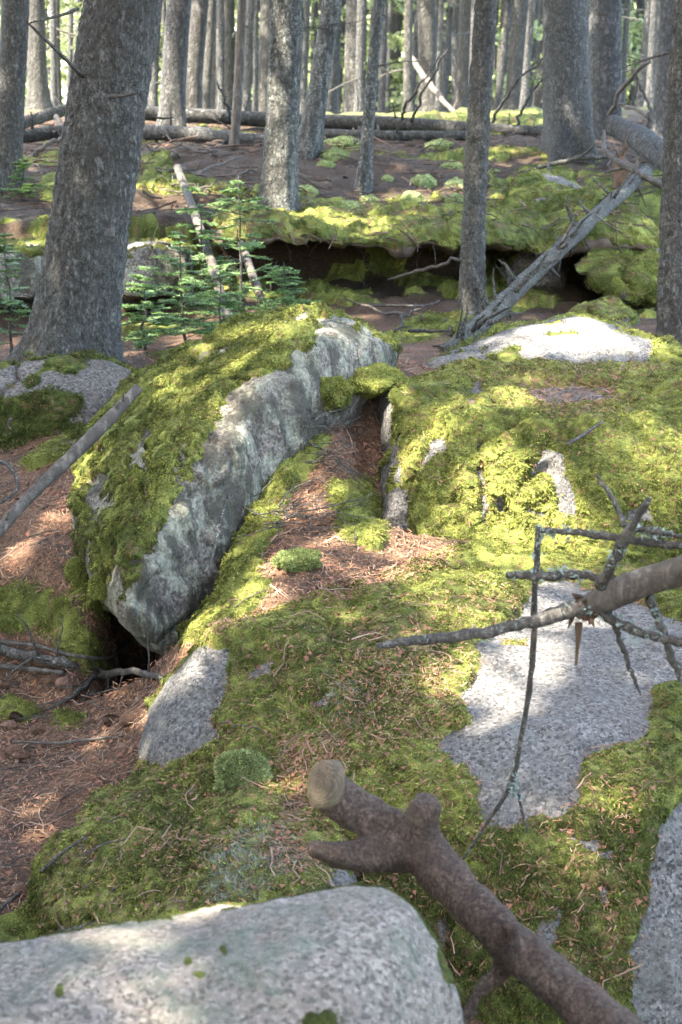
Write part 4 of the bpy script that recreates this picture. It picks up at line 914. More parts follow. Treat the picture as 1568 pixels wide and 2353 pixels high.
for k, (lab, q, wd) in enumerate([('pale straight pole leaning among the far trunks, peeled white', [(940, 120, 19), (985, 190, 18.6), (1050, 265, 18)], [12, 16, 10]),
        ('dark curved dead branch rising beside the broken trunk at the right', [(1495, 295, 11.0), (1490, 240, 11.0), (1470, 190, 11.0)], [12, 9, 5]),
        ('long pale branch rising from the base of the dark pair trunk', [(1400, 265, 12.2), (1430, 205, 12.0), (1480, 150, 11.8), (1510, 120, 11.8)], [10, 12, 9, 5]),
        ('tangled white branch behind the broken trunk at the right', [(1400, 225, 13), (1440, 245, 12.8), (1490, 265, 12.6), (1540, 290, 12.5)], [7, 9, 9, 7]),
        ('greenish thin stick pointing left from the slim straight trunk', [(892, 642, 8.3), (960, 625, 8.25), (1020, 608, 8.2), (1065, 592, 8.2)], [5, 7, 8, 8]),
        ('stick lying on the slope beside the thin middle trunk', [(720, 405, 10.8), (770, 395, 10.9), (815, 385, 11.0)], [7, 8, 6]),
        ('crooked pale twig below the round moss cushions', [(745, 375, 11.0), (760, 395, 10.9), (775, 420, 10.7), (782, 450, 10.5)], [5, 7, 6, 4]),
        ('stick on the needles under the slim straight trunk', [(905, 505, 9.8), (980, 485, 9.9), (1060, 462, 10.0)], [6, 7, 5]),
        ('slanting dead stick at the left border by the mossy edge', [(-10, 470, 9.3), (40, 490, 9.2), (95, 508, 9.1)], [12, 12, 9]),
        ('bent grey branch crossing behind the big leaning spruce', [(48, 415, 10.6), (90, 400, 10.5), (150, 405, 10.4)], [8, 10, 8]),
        ('grey branch slanting up to the low log at the left', [(55, 375, 11.2), (100, 340, 11.2), (150, 310, 11.3)], [10, 11, 8]),
        ('forked grey branch propped on the log pile at the left', [(130, 268, 12.2), (150, 300, 11.9), (175, 335, 11.6)], [12, 12, 9]),
        ('thin branch across the sunlit litter behind the big spruce', [(315, 445, 9.8), (380, 425, 10.0), (450, 400, 10.2), (560, 360, 10.6)], [7, 9, 8, 4]),
        ('dry stick lying below the sunlit litter', [(310, 575, 8.3), (370, 562, 8.3), (430, 555, 8.35)], [7, 8, 6])]):
    log('fallen_branch', lab, 'branch', q, wd, 'weathered' if k != 1 else 'twig', 16, 7, 1, 40 + k, group='fallen branches on the bank', wig=.008, stub=dict(ln=(.05, .2), r0=.4))
# twig debris on the bank, each a stick of its own
r = np.random.default_rng(77)
for i in range(46):
    if i < 22: px, py = r.uniform(390, 620), r.uniform(350, 470)
    elif i < 30: px, py = r.uniform(840, 1060), r.uniform(690, 790)
    elif i < 38: px, py = r.uniform(330, 600), r.uniform(330, 360)
    else: px, py = r.uniform(700, 1250), r.uniform(320, 520)
    p, n = hit(px, py, 'G'); a = r.random() * 3.14; L = r.uniform(.12, .38); d = np.array([math.cos(a), math.sin(a) * .6, r.uniform(-.05, .35)])
    s = np.linspace(-.5, .5, 6)[:, None]; Q = p + np.array([0, 0, .03]) + d * L * s + r.normal(0, .012, (6, 3))
    mb = MB(); add_tube(mb, Q, r.uniform(.005, .011) * (1 - .5 * (s[:, 0] + .5)), 5)
    build('fallen_twig', mb, MAT['weathered' if i % 3 else 'twig'], origin=p, label='short grey dead twig left of the rough lichen streaked spruce' if i < 22 else 'short dead twig on the low ground behind the leaning boulder' if i < 30 else 'short grey dead twig beneath the rough fallen log' if i < 38 else 'short grey dead twig among the moss cushions on the slope', cat='twig', group='dead twigs littering the bank')

# sticks near the boulders
pole, Pp, Rp = log('dead_pole', 'straight weathered grey pole resting against the left side of the leaning boulder', 'pole', [(-60, 1290, 4.72), (60, 1150, 4.9), (215, 1000, 5.1), (318, 892, 5.25)], [27, 27, 32, 24], 'weathered', 40, 14, 0, 20, rough=.12)
stubs(pole, Pp, Rp, 6, 22, (.01, .05), 'weathered', .35, .5)
ls, Pl, Rl = log('lichen_stick', 'dark stick with pale lichen flakes lying before the black hollow', 'stick', [gp(-40, 1505, .03), gp(60, 1530, .03), gp(150, 1548, .03), gp(230, 1566, .03), gp(330, 1570, .03), (380, 1562, 4.45)], [22, 24, 22, 18, 15], 'twig', 40, 10, 9, 23, rough=.25, wig=.003)
sub(ls, [gp(225, 1566, .03), gp(190, 1594, .02), gp(150, 1622), gp(100, 1642)], [16, 14, 9, 5], 'twig', seed=6, wig=.003)
log('stick', 'thin reddish stick with raised tip above the lichen flaked stick', 'stick', [gp(-20, 1495, .03), gp(80, 1515, .04), gp(180, 1548, .05), gp(255, 1556, .06), gp(302, 1560, .12)], [11, 11, 10, 9, 8], 'weathered', 24, 7, 2, 24, stub=dict(ln=(.02, .05), r0=.4))
log('stick', 'broken pale stick just below the lichen flaked stick', 'stick', [gp(-20, 1545, .02), gp(60, 1552, .02), gp(145, 1562, .02)], [13, 14, 12], 'weathered', 20, 7, 1, 25)
log('stick', 'long thin stick lying level on the needle litter at the left', 'stick', [gp(30, 1714), gp(130, 1718), gp(200, 1710), gp(285, 1702)], [6, 8, 8, 6], 'weathered', 20, 7, 2, 26)
log('stick', 'bare stick slanting up beside the lower left moss', 'stick', [gp(-20, 2122), gp(60, 2055, .02), (110, 1990, 3.62), (150, 1955, 3.6), (198, 1922, 3.58)], [9, 10, 11, 9, 6], 'twig', 24, 7, 3, 27, stub=dict(ln=(.02, .06), r0=.4))
log('stick', 'thin upright twig leaning on the shaded face of the leaning boulder', 'stick', [(480, 1325, 4.62), (497, 1240, 4.75), (512, 1180, 4.85), (524, 1140, 4.9)], [6, 7, 8, 6], 'twig', 18, 6, 3, 28, wig=.002, stub=dict(ln=(.01, .03), r0=.6))
log('stick', 'curled twig at the left border below the grey pole', 'stick', [(-20, 1050, 5.0), (25, 1075, 4.98), (40, 1120, 4.95), (10, 1150, 4.9), (-20, 1160, 4.9)], [8, 9, 9, 8, 6], 'twig', 24, 6, 0, 29)
log('stick', 'short dark twig lying on the right hand boulder moss', 'stick', [(1305, 1020, 4.93), (1340, 1000, 4.98), (1385, 968, 5.05)], [8, 8, 5], 'twig', 14, 6, 1, 30)

# the twiggy dead branch reaching in from the right
tb, Pt, Rt = log('dead_branch', 'thick broken dead branch with spiky side twigs reaching in from the right border', 'branch', [(1.9, 2.0, -.5, 0), (1.55, 2.35, .6, 0), (1800, 1215, 2.62), (1640, 1275, 2.72), (1560, 1312, 2.78), (1470, 1340, 2.82), (1400, 1372, 2.85), (1335, 1402, 2.88)], [70, 70, 74, 74, 72, 70, 66, 56], 'weathered', 60, 18, 0, 31, rough=.22)
for k, (q, wd) in enumerate([([(1345, 1398, 2.86), (1240, 1425, 2.84), (1100, 1455, 2.82), (960, 1472, 2.8), (866, 1487, 2.78)], [36, 34, 28, 24, 14]),
        ([(1410, 1360, 2.9), (1330, 1385, 2.98), (1215, 1425, 3.05), (1130, 1445, 3.1)], [26, 24, 18, 10]),
        ([(1410, 1335, 2.85), (1330, 1322, 2.87), (1240, 1325, 2.88), (1165, 1320, 2.9)], [22, 22, 20, 16]),
        ([(1600, 1262, 2.8), (1480, 1245, 2.84), (1350, 1228, 2.88), (1236, 1216, 2.92)], [20, 20, 18, 14]),
        ([(1380, 1345, 2.83), (1405, 1300, 2.8), (1440, 1230, 2.76), (1492, 1145, 2.72)], [28, 28, 26, 14]),
        ([(1520, 1225, 2.8), (1440, 1205, 2.84), (1410, 1150, 2.86), (1370, 1090, 2.88)], [12, 13, 13, 7]),
        ([(1425, 1205, 2.85), (1500, 1220, 2.83), (1620, 1245, 2.8)], [10, 11, 9]),
        ([(1370, 1405, 2.86), (1450, 1445, 2.82), (1540, 1470, 2.8), (1640, 1490, 2.78)], [24, 24, 22, 22]),
        ([(1395, 1400, 2.86), (1425, 1470, 2.86), (1450, 1540, 2.86), (1473, 1598, 2.86)], [18, 15, 12, 5]),
        ([(1490, 1370, 2.82), (1520, 1440, 2.82), (1548, 1520, 2.82), (1600, 1620, 2.82)], [22, 20, 20, 18]),
        ([(1238, 1212, 2.92), (1232, 1330, 2.93), (1226, 1450, 2.95), (1218, 1570, 2.97), (1195, 1715, 3.0), (1178, 1790, 3.02), (1110, 1910, 3.05), (1038, 2008, 3.1)], [15, 15, 14, 15, 12, 13, 9, 5]),
        ([(1178, 1788, 3.02), (1195, 1840, 3.02), (1212, 1912, 3.02)], [10, 9, 5])]):
    sub(tb, q, wd, 'twig', 'side_branch', 30, 8, 60 + k, .3, .0012)
sub(tb, [(1330, 1430, 2.87), (1328, 1475, 2.86), (1324, 1528, 2.86)], [17, 13, 6], 'rotwood', 'splinter', 8, 5, 3, .5)
mb = MB(); c_ = at(1338, 1404, 2.86); rr = np.random.default_rng(8); d_ = norm(at(1322, 1418, 2.83) - c_)
for i in range(22):                                          # torn fibres of the broken end
    o_ = norm(np.cross(d_, rr.normal(0, 1, 3))) * rr.uniform(0, .022); e_ = norm(d_ + rr.normal(0, .35, 3)); add_tube(mb, c_ + o_ - d_ * .02 + e_ * rr.uniform(.015, .05) * np.linspace(0, 1, 4)[:, None], np.array([.007, .006, .004, .001]), 5, rough=.3, freq=90)
part('broken_end', mb, 'rotwood', tb, kind='stuff')
lm = MB(); ks = rng.integers(20, 60, 60)                      # lichen flakes clinging to the bark
for o_ in [o for o in scene.collection.objects if o.parent == tb and o.name.startswith('side_branch')]:
    v = np.empty(len(o_.data.vertices) * 3, np.float32); o_.data.vertices.foreach_get('co', v); v = v.reshape(-1, 3); P = v[rng.choice(len(v), 26)] + np.array(tb.location)
    f_ = sstep(vnoise(P * 18, 5), .0, .4) > .3; P = P[f_]
    for q in range(5):
        Dd = norm(rng.normal(0, 1, (len(P), 3))); kites(lm, P + rng.normal(0, .003, P.shape), Dd, norm(np.cross(Dd, rng.normal(0, 1, P.shape))), np.full(len(P), .010), np.full(len(P), .007), np.tile([.17, .20, .185], (len(P), 1)) * rng.uniform(.7, 1.3, (len(P), 1)))
part('lichen_flakes', lm, 'lichen', tb, False, 'stuff')

def cut_rings(c, axis):
    m = M('sawn_wood'); t = m.n('TexCoord').outputs['Object']; d = m.n('VectorMath', {0: t, 1: tuple(c)}, operation='SUBTRACT').outputs[0]
    r_ = m.n('VectorMath', {0: d}, operation='LENGTH').outputs['Value']; w_ = m.n('TexNoise', {'Vector': t, 'Scale': 60.0, 'Detail': 5.0}).outputs['Fac']
    s_ = m.math('SINE', m.math('ADD', m.math('MULTIPLY', r_, 1500.0), m.math('MULTIPLY', w_, 9.0)))
    g = m.mix(m.ramp(s_, [(.3, 0), (.8, 1)]), (.10, .072, .048), (.17, .125, .085)); g = m.mix(m.ramp(m.noise(t, 25, 7, .7), [(.42, 0), (.62, .8)]), g, (.045, .033, .026))
    scene.objects[[o.name for o in fk.children if o.name.startswith('sawn_end')][0]].data.materials[0] = m.out(g, m.bump(m.noise(t, 160, 5, .7), .004, 1.0), .9)
# the thick forked branch close to the lens: several limbs grown together into one skin
def merge_skin(mb, voxel, it=4):
    me = mb.mesh('tmp'); o = bpy.data.objects.new('tmp', me); scene.collection.objects.link(o)
    a = o.modifiers.new('r', 'REMESH'); a.mode = 'VOXEL'; a.voxel_size = voxel
    b = o.modifiers.new('s', 'SMOOTH'); b.factor = .5; b.iterations = it
    dg = bpy.context.evaluated_depsgraph_get(); ev = o.evaluated_get(dg).to_mesh()
    V = np.empty(len(ev.vertices) * 3); ev.vertices.foreach_get('co', V); V = V.reshape(-1, 3)
    F = np.array([p.vertices[:] for p in ev.polygons if len(p.vertices) == 4])
    bpy.data.objects.remove(o); bpy.data.meshes.remove(me)
    return V, F
mb = MB()
for q, wd in [([(1900, 2900, 1.95), (1600, 2540, 2.08), (1400, 2360, 2.2), (1200, 2190, 2.32), (1060, 2050, 2.42), (960, 1945, 2.48), (880, 1895, 2.5), (800, 1850, 2.5), (742, 1800, 2.48)], [148, 142, 128, 116, 110, 120, 110, 100, 92]),
              ([(950, 1960, 2.48), (968, 1890, 2.47), (985, 1838, 2.46)], [110, 96, 84]),
              ([(930, 1965, 2.48), (850, 1965, 2.46), (770, 1962, 2.44), (712, 1945, 2.42)], [90, 86, 64, 40]),
              ([(1150, 2180, 2.33), (1165, 2150, 2.3), (1178, 2122, 2.28)], [80, 66, 46]),
              ([(1160, 2230, 2.34), (1110, 2270, 2.3), (1075, 2330, 2.28), (1045, 2420, 2.25)], [60, 44, 36, 34])]:
    m_, P_, R_ = limb(q, wd, 40, 18, .10, 16, 3); V_, F_, C_ = tube(P_, R_, 18, rough=.1, freq=16, seed=3); n0 = mb.n; mb.add(V_, F_); mb.f.append(C_ + n0)
Vb, Fb = merge_skin(mb, .007, 5); Nb = vnormals(Vb, Fb); Vb = Vb + Nb * (fbm(Vb * np.array([1, 1, 1]), 28, 4, 5) * .007)[:, None]
fk = empty('forked_branch', (Vb[Vb[:, 2].argmin()]), 'thick brown forked dead branch with a sawn end, close to the lens', 'branch')
part('stem', MB().add(Vb, Fb), 'branch', fk)
ca = at(738, 1803, 2.455); ax_ = norm(np.array([-.55, -.75, .25])); u_ = norm(np.cross(ax_, [0, 0, 1])); v_ = np.cross(u_, ax_); th = np.linspace(0, 2 * math.pi, 28, endpoint=False)
rim = ca + size(36, 2.45) * np.cos(th)[:, None] * u_ + size(60, 2.45) * np.sin(th)[:, None] * v_
Vd = np.vstack([rim - ax_ * .03, rim + ax_ * .004, ca + (rim - ca) * .55 + ax_ * .006, [ca + ax_ * .007]]); n_ = 28; j = np.arange(n_); k = (j + 1) % n_
md = MB(); md.add(Vd, np.vstack([np.stack([j, k, n_ + k, n_ + j], -1), np.stack([n_ + j, n_ + k, 2 * n_ + k, 2 * n_ + j], -1)])); md.f.append(np.stack([2 * n_ + j, 2 * n_ + k, np.full(n_, 3 * n_)], -1))
part('sawn_end', md, 'cutwood', fk); cut_rings(ca - np.array(fk.location), ax_)

# ------------------------------------------------------------------ moss cushions
def cushion(px, py, w_, h_, label, group=None, which='ABCDG', nf=900, L=None, col=True, lump=.34, seed=0, Y=None, bright=.2, sink=.0):
    p, n = hit(px, py, which) if Y is None else (at(px, py, Y), np.array([0, 0, 1.0])); d = np.linalg.norm(p - CAM); rx = w_ * K * d / 2; rz = h_ * K * d / 2
    V, F = ICO.setdefault(4, ico(4)); V = V * np.array([rx, rx, rz]); V = V * (1 + lump * fbm(V / rx + seed * 3.1, 2.2, 3, seed))[:, None]
    V = V + p + n * rz * sink - np.array([0, 0, rz * .15]); N = vnormals(V, F); mb = MB(); mb.add(V, F, moss_col(V, 0, bright, cushion=col) * .8)
    P, T, bc = sample(V, F, (N[:, 2] > -.5).astype(float), nf); Nn = norm(interp(N, T, bc)); l = np.full(len(P), L or rx * .12)
    fronds(mb, P, Nn, l, moss_col(P, 0.0, bright, cushion=col), .15, .55, .35, 3)
    o = build('moss_cushion', mb, MAT['moss'], origin=p, smooth=False, label=label, cat='moss', group=group); return o
for k, (x, y, w_, h_, lab) in enumerate([(785, 330, 92, 30, 'long flat green moss cushion in front of the long dark fallen trunk'), (768, 358, 66, 36, 'dome of green moss beside the foot of the slender leaning trunk'), (747, 378, 40, 22, 'small green moss tuft below the dome by the leaning trunk'),
        (890, 412, 28, 24, 'small round moss ball alone on the needles right of the thin middle trunk'), (974, 425, 66, 52, 'upper one of the two big round moss balls on the slope'), (951, 466, 62, 58, 'lower one of the two big round moss balls on the slope'),
        (1012, 334, 58, 28, 'moss cushion right under the long dark fallen trunk'), (801, 478, 66, 34, 'moss cushion at the foot of the thin middle trunk, left'), (849, 464, 48, 38, 'moss cushion at the foot of the thin middle trunk, right'),
        (593, 445, 30, 46, 'upright moss tuft touching the left side of the rough lichen streaked spruce'), (580, 482, 34, 34, 'moss tuft left of the roots of the rough lichen streaked spruce'), (1040, 388, 58, 36, 'topmost moss cushion left of the slim straight trunk'),
        (1046, 428, 50, 40, 'middle moss cushion left of the slim straight trunk'), (1044, 460, 44, 34, 'lowest moss cushion left of the slim straight trunk'), (1135, 397, 28, 20, 'tiny moss ball right of the slim straight trunk'), (700, 440, 60, 30, 'moss cushion right of the rough lichen streaked spruce roots'),
        (1225, 418, 60, 30, 'moss cushion on the crest below the thickest trunk')]):
    cushion(x, y, w_, h_, lab, 'moss cushions on the slope', 'G', 700, seed=k)
cushion(568, 1815, 128, 132, 'pale green fluffy moss ball on the near slope of the big boulder', None, 'C', 5200, .011, True, .38, 31, bright=.3, sink=.45)
cushion(752, 900, 125, 90, 'rounded green moss cushion at the top of the needle gully', None, 'G', 3600, .008, False, .45, 32, Y=5.42, bright=.3)
cushion(838, 868, 190, 70, 'spreading moss cushion behind the rounded one at the gully top', None, 'G', 3600, .008, False, .45, 33, Y=5.6, bright=.35)
cushion(690, 1285, 112, 40, 'pale grey green moss pad at the foot of the needle gully', None, 'CG', 2600, .009, True, .5, 34, bright=-.5, sink=.1)
cushion(1562, 838, 80, 36, 'pale green moss pad at the right border on top of the boulder', None, 'B', 1500, .011, True, .14, 35)
cushion(430, 1450, 60, 50, 'dark green moss tuft where the leaning boulder meets the big one', None, 'ACG', 1600, .012, False, .15, 36)
cushion(185, 1310, 60, 44, 'yellow green moss tuft left of the black hollow', None, 'AG', 1400, .013, False, .15, 37, bright=.4)
cushion(235, 1345, 50, 60, 'light moss tuft clinging above the black hollow', None, 'AG', 1300, .013, False, .15, 38, bright=.3)

# ------------------------------------------------------------------ fir saplings
def sapling(px, py, Y, h_px, w_px, label, seed, lean=0.0, n=1.0):
    r = np.random.default_rng(seed); b = at(px, py, Y); b[2] = gz(b[0], b[1]); H = h_px * K * Y; rad = w_px * K * Y / 2
    root = empty('fir_sapling', b, label, 'sapling', 'young firs behind the leaning boulder')
    s = np.linspace(0, 1, 8)[:, None]; wv = np.cumsum(r.normal(0, .006, (8, 3)), 0); st = b + np.array([lean, 0, H]) * s + wv; mb = MB(); add_tube(mb, st, .008 * (1 - .8 * s[:, 0]), 6); part('stem', mb, 'twig', root)
    tb_ = MB(); nd = MB(); tip = r.uniform(.9, 1.2)
    for li in range(44):
        u = r.uniform(.08, .98); p0 = st[0] + (st[-1] - st[0]) * u; ln = rad * (1.08 - u * .85) * r.uniform(.55, 1.2); an = r.random() * 6.28
        d = norm(np.array([math.cos(an), math.sin(an), r.uniform(-.1, .35)])); side = norm(np.cross(d, [0, 0, 1.0]))
        axes = [(p0, d, ln)]
        for t in np.linspace(.3, .95, 6):
            for sg in (-1, 1):
                if r.random() < .85: axes.append((p0 + d * ln * t - np.array([0, 0, .12]) * ln * t * t, norm(d * .8 + side * sg * .7 + r.normal(0, .1, 3)), ln * .5 * (1.1 - t) * r.uniform(.7, 1.2)))
        for (q, e, l) in axes:
            dr = -.14 * l * np.array([0, 0, 1.0]); f = lambda t: q + e * l * t + dr * t * t
            add_tube(tb_, np.array([f(t) for t in (0, .5, 1)]), np.array([.0022, .0016, .0008]), 3, cap=False)
            m = max(5, int(l / .0065 * n)); t = np.linspace(.03, 1.0, m)[:, None]; sd = norm(np.cross(e, [0, 0, 1.0])); upv = np.cross(sd, e)
            for sg in (-1, 1):
                D_ = norm(e * .5 + sd * sg + upv * r.normal(.1, .18, (m, 1)) + r.normal(0, .1, (m, 3))); c = np.array([.11, .17, .066]) * r.uniform(.7, 1.5, (m, 1)) + np.array([.03, .05, .01]) * t * tip
                kites(nd, q + e * l * t + dr * t * t, D_, norm(np.cross(D_, upv + r.normal(0, .4, (m, 3)))), r.uniform(.014, .022, m), np.full(m, .0055), c)
    part('twigs', tb_, 'twig', root, True, 'stuff'); part('needles', nd, 'leaf', root, False, 'stuff')
sapling(560, 800, 7.7, 360, 330, 'fir sapling right of the leaning pale pole, tallest of the clump', 1)
sapling(430, 830, 7.3, 260, 270, 'fir sapling left of the leaning pale pole', 2)
sapling(330, 850, 7.0, 200, 220, 'low fir sapling touching the big leaning spruce', 3)
sapling(650, 780, 7.5, 190, 220, 'small fir sapling directly behind the leaning boulder top', 4)
sapling(30, 850, 7.2, 310, 170, 'dark fir sapling at the left border behind the brownish boulder', 5)
sapling(500, 820, 7.0, 170, 210, 'low fir sapling in front of the leaning pale pole', 6)
sapling(470, 760, 8.2, 290, 280, 'fir sapling farthest back, half behind the leaning pale pole', 7)
sapling(60, 520, 9.4, 90, 100, 'tiny fir sapling at the left border above the moss edge', 8)

# ------------------------------------------------------------------ cones
def cone_mesh(seed):
    r = np.random.default_rng(seed); mb = MB(); L = .038; add_tube(mb, np.array([[x, 0, 0] for x in np.linspace(-.46, .46, 8) * L]), np.array([.3, .7, .9, 1, .95, .8, .55, .2]) * .0075, 10, (.9, .9, .9))
    for i in range(78):
        u = i / 78; x = (-.46 + .9 * u) * L; an = i * 2.4; rr = .0085 * (math.sin(math.pi * (u * .86 + .09))) ** .6
        rd = np.array([0, math.cos(an), math.sin(an)]); tg = np.array([0, -math.sin(an), math.cos(an)]); p = np.array([x, 0, 0]) + rd * rr * .75; e = norm(np.array([1, 0, 0]) + rd * 1.25)
        w_ = .0052; l = .0105; V = np.array([p - tg * w_ * .5, p + tg * w_ * .5, p + e * l * .6 + tg * w_, p + e * l + rd * .001, p + e * l * .6 - tg * w_]); mb.add(V, [[0, 1, 2], [0, 2, 3], [0, 3, 4]])
    me = mb.mesh('cone', False); me.materials.append(MAT['cone']); return me
cm_ = [cone_mesh(s) for s in range(2)]
for k, (x, y, a, lab) in enumerate([(124, 1570, .3, 'orange brown cone right under the broken pale stick'), (14, 1581, .1, 'brown cone at the left border under the sticks'), (31, 1641, .0, 'pale cone, upper of two touching cones near the left border'), (36, 1657, -.5, 'open cone, lower of two touching cones near the left border'),
        (22, 1677, 1.2, 'dark cone seen end on near the left border'), (86, 1686, .2, 'greyish pink cone lying alone on the needles'), (254, 1665, -.2, 'open brown cone left of the bare granite bulge'), (292, 1666, .3, 'cone tucked against the bare granite bulge'), (29, 1735, .6, 'scaly cone above the long level stick at the left border'),
        (47, 1747, .1, 'pinkish cone just right of the scaly one at the left border'), (143, 1580, .8, 'small half buried cone right of the orange brown one'), (50, 2056, .2, 'pale round cone by the slanting stick at lower left'), (1308, 818, .1, 'reddish cone on top of the right hand boulder')]):
    p, n = hit(x, y, 'BG' if x > 1000 else 'G'); o = bpy.data.objects.new('spruce_cone', cm_[k % 2]); scene.collection.objects.link(o)
    o.location = p + np.array([0, 0, .012]); o.rotation_euler = (rng.random() * 6, rng.normal(0, .15), a); o.scale = (1.0 + .25 * rng.random(),) * 3
    o['label'] = lab; o['category'] = 'cone'; o['group'] = 'spruce cones on the litter'

# ------------------------------------------------------------------ litter
def pxw(V, polys, soft=10, wob=16):
    px, py, f = to_px(V); wx = fbm(V, 12, 3, 191) * wob; wy = fbm(V, 12, 3, 197) * wob; m = np.zeros(len(V))
    for q, s in polys: m = np.maximum(m, s * softpoly(px + wx, py + wy, q, soft))
    return m
vis = (gpx > -250) & (gpx < PW + 100) & (gpy > 700) & (gpy < 2300)
gw = vis * ((GY1 < 6.9) & (GY1 > 2.9) & (np.abs(GX1) < 1.6)) * (1 - .75 * np.clip(gm, 0, 1)) * (.35 + .65 * sstep(GY1, 7, 5))
litter_on(GV, GF, gw, 110000, L=.016, label='red brown needles, scales and twig bits covering the forest floor', ntw=3600)
litter_on(GV, GF, (slope & (GY1 < 14.5) & (np.abs(GX1) < .25 * GY1)) * (1 - .9 * gs), 16000, label='needle and twig litter on the bank, darkened for its shade', ntw=900, L=.04, tsc=3.0, dim=.42)  # dimmed litter colour carries the shade of the slope
mC = C['moss']; m2_ = C2['moss']; mC = dict(V=np.vstack([mC['V'], m2_['V']]), F=np.vstack([mC['F'], m2_['F'] + len(mC['V'])]), N=np.vstack([mC['N'], m2_['N']]))
litter_on(mC['V'], mC['F'], pxw(mC['V'], [([(640, 1700), (770, 1690), (820, 1760), (760, 1820), (700, 1900), (740, 1990), (660, 2010), (590, 1960), (640, 1880), (650, 1780)], 1), ([(830, 1440), (1000, 1450), (1070, 1560), (1010, 1700), (850, 1740), (740, 1640), (800, 1520)], .45),
        ([(700, 1330), (1080, 1235), (1010, 1300), (860, 1370), (760, 1390)], .8), ([(330, 1930), (520, 1900), (560, 1940), (330, 1990)], .5), ([(100, 1900), (700, 1400), (1500, 1300), (1500, 2300), (100, 2300)], .16), ([(440, 1440), (720, 1350), (740, 1380), (470, 1470)], .4)]), 34000, label='red brown needles and scales strewn over the big mossy boulder', ntw=420)
mBm = B['moss']
litter_on(B['V'], B['F'], pxw(B['V'], [([(1160, 880), (1300, 870), (1420, 885), (1440, 935), (1280, 955)], 1), ([(1000, 835), (1420, 800), (1440, 840), (1100, 880)], .7)]), 5000, label='needles lying on top of the right hand boulder', ntw=120)
litter_on(mBm['V'], mBm['F'], pxw(mBm['V'], [([(1150, 870), (1420, 860), (1460, 950), (1280, 970)], 1), ([(1000, 835), (1568, 800), (1568, 860), (1100, 880)], .5), ([(900, 860), (1568, 860), (1568, 1260), (950, 1240)], .12)]), 11000, label='needles caught in the moss of the right hand boulder', ntw=100)
litter_on(BANK['V'], BANK['F'], sstep(BANK['N'][:, 2], .2, .6), 3500, label='needles on the moss lip of the bank', ntw=160, L=.035, tsc=2.5, dim=.5)  # lip litter dimmed too, as painted shade
# grey reindeer lichen
mb = MB(); P, T, bc = sample(mC['V'], mC['F'], pxw(mC['V'], [([(470, 1950), (560, 1890), (650, 1900), (700, 1990), (560, 2070), (480, 2060)], 1), ([(740, 1550), (860, 1560), (840, 1680), (760, 1660)], .35), ([(560, 1370), (680, 1330), (690, 1350), (560, 1400)], .5)]), 5200); Nn = norm(interp(mC['N'], T, bc))
cl = np.tile([.19, .20, .155], (len(P), 1)) * rng.uniform(.6, 1.3, (len(P), 1)); fronds(mb, P, Nn, np.full(len(P), .015), cl, .1, .6, .14, 4)
build('lichen', mb, MAT['lichen'], smooth=False, kind='stuff', label='grey green reindeer lichen on the near slope of the big boulder')
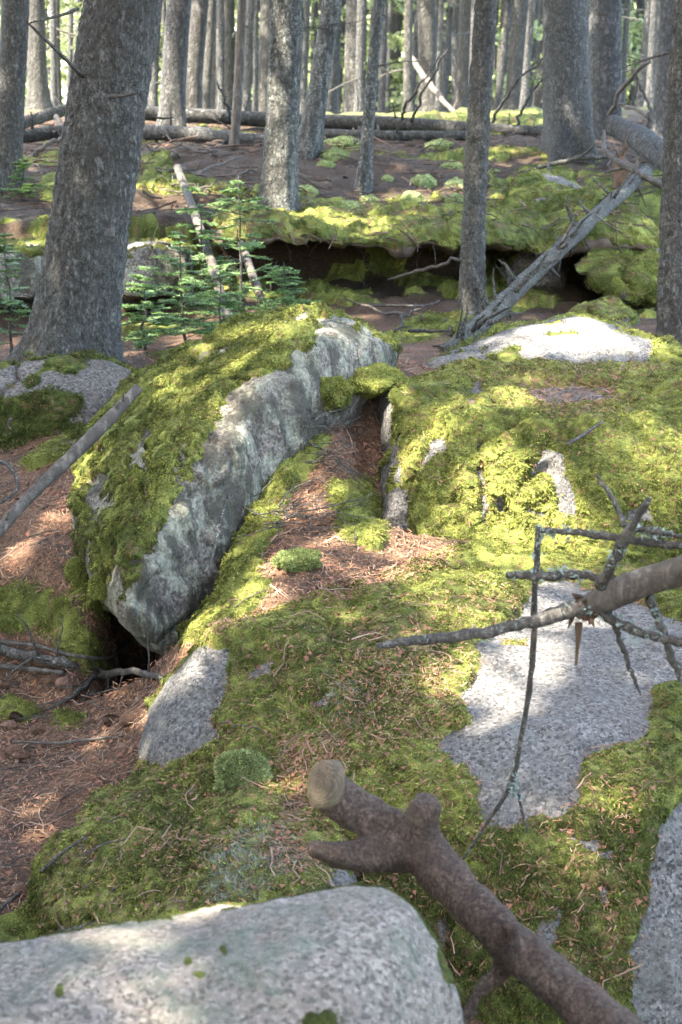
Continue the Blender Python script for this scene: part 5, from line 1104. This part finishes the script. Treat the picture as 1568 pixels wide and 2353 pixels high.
# single twigs in the gully between the boulders and on the moss
r = np.random.default_rng(5)
def twig(px, py, L, a, w_, label, lift=.02, group=None, curve=.1, mat='weathered', which='ABCG', fork=True):
    p, n = hit(px, py, which); t = np.array([math.cos(a), 0, 0]) + np.array([0, math.sin(a) * .8, math.sin(a) * .25]); t = norm(t - n * (t @ n) * .9); sd = norm(np.cross(t, n)); s = np.linspace(-.5, .5, 9)[:, None]
    Q = p + n * lift + t * L * s + sd * curve * L * (s * s - .1) * 2 + np.cumsum(r.normal(0, .004, (9, 3)), 0) * L * 3; mb = MB(); add_tube(mb, Q, w_ / 2 * (1.1 - .7 * (s[:, 0] + .5)), 6)
    if fork:
        for j in range(r.integers(1, 4)):
            q = Q[r.integers(2, 7)]; e = norm(t + sd * r.normal(0, .9) + n * r.uniform(-.1, .4)); add_tube(mb, q + e * L * r.uniform(.15, .35) * np.linspace(0, 1, 4)[:, None], w_ * .3 * np.array([1, .8, .6, .3]), 5)
    build('twig', mb, MAT[mat], origin=p, label=label, cat='twig', group=group)
for i in range(44):
    x, y = (r.uniform(580, 830), r.uniform(1140, 1240)) if i < 24 else (r.uniform(700, 850), r.uniform(920, 1120))
    twig(x, y, r.uniform(.08, .24), r.normal(.25, .6), r.uniform(.003, .0055), 'thin bare twig in the sunlit heap low in the gully between the two big boulders' if i < 24 else 'thin bare twig in the upper gully below the rounded moss cushion', r.uniform(.008, .035), 'twigs heaped in the needle gully', r.normal(0, .2), 'twig' if i % 3 else 'weathered')
for i in range(34):
    x, y = (r.uniform(0, 290), r.uniform(1570, 1640)) if i < 16 else (r.uniform(0, 270), r.uniform(1650, 2000)) if i < 28 else (r.uniform(0, 200), r.uniform(1130, 1330))
    twig(x, y, r.uniform(.06, .2), r.normal(0, .6), r.uniform(.0025, .005), 'thin reddish twig lying just below the lichen flaked stick' if i < 16 else 'thin reddish twig among the cones and needles at lower left' if i < 28 else 'thin reddish twig on the needles below the grey pole', r.uniform(.004, .02), 'twigs on the needle floor at the left', r.normal(0, .1), 'twig' if i % 3 else 'weathered')
for x, y, L, a, lab in [(590, 1650, .17, .1, 'curved thin twig on the moss right of the bare granite bulge'), (600, 1690, .14, -.6, 'twig sloping down the moss below the curved one'), (640, 1930, .14, -1.2, 'long thin twig right of the fluffy moss ball'), (300, 1950, .2, .2, 'thin twig across the lower left moss'), (330, 2010, .16, .5, 'second thin twig on the lower left moss'),
        (980, 1390, .1, .7, 'pale forked twig on the sunlit moss of the big boulder'), (860, 1400, .08, 2.2, 'short white twig in the needles below the gully'), (560, 1400, .16, .5, 'brown bark strip along the moss edge below the gully'), (740, 940, .2, .9, 'branched bare twig arching over the gully top'), (700, 990, .16, 1.9, 'grey twig hanging down the gully top'), (1240, 960, .05, 1.3, 'tiny lichen twig on the right hand boulder'), (430, 2090, .06, -.8, 'bleached chip of wood by the front boulder')]:
    twig(x, y, L, a, .0045, lab, .012, None, .25, 'weathered')
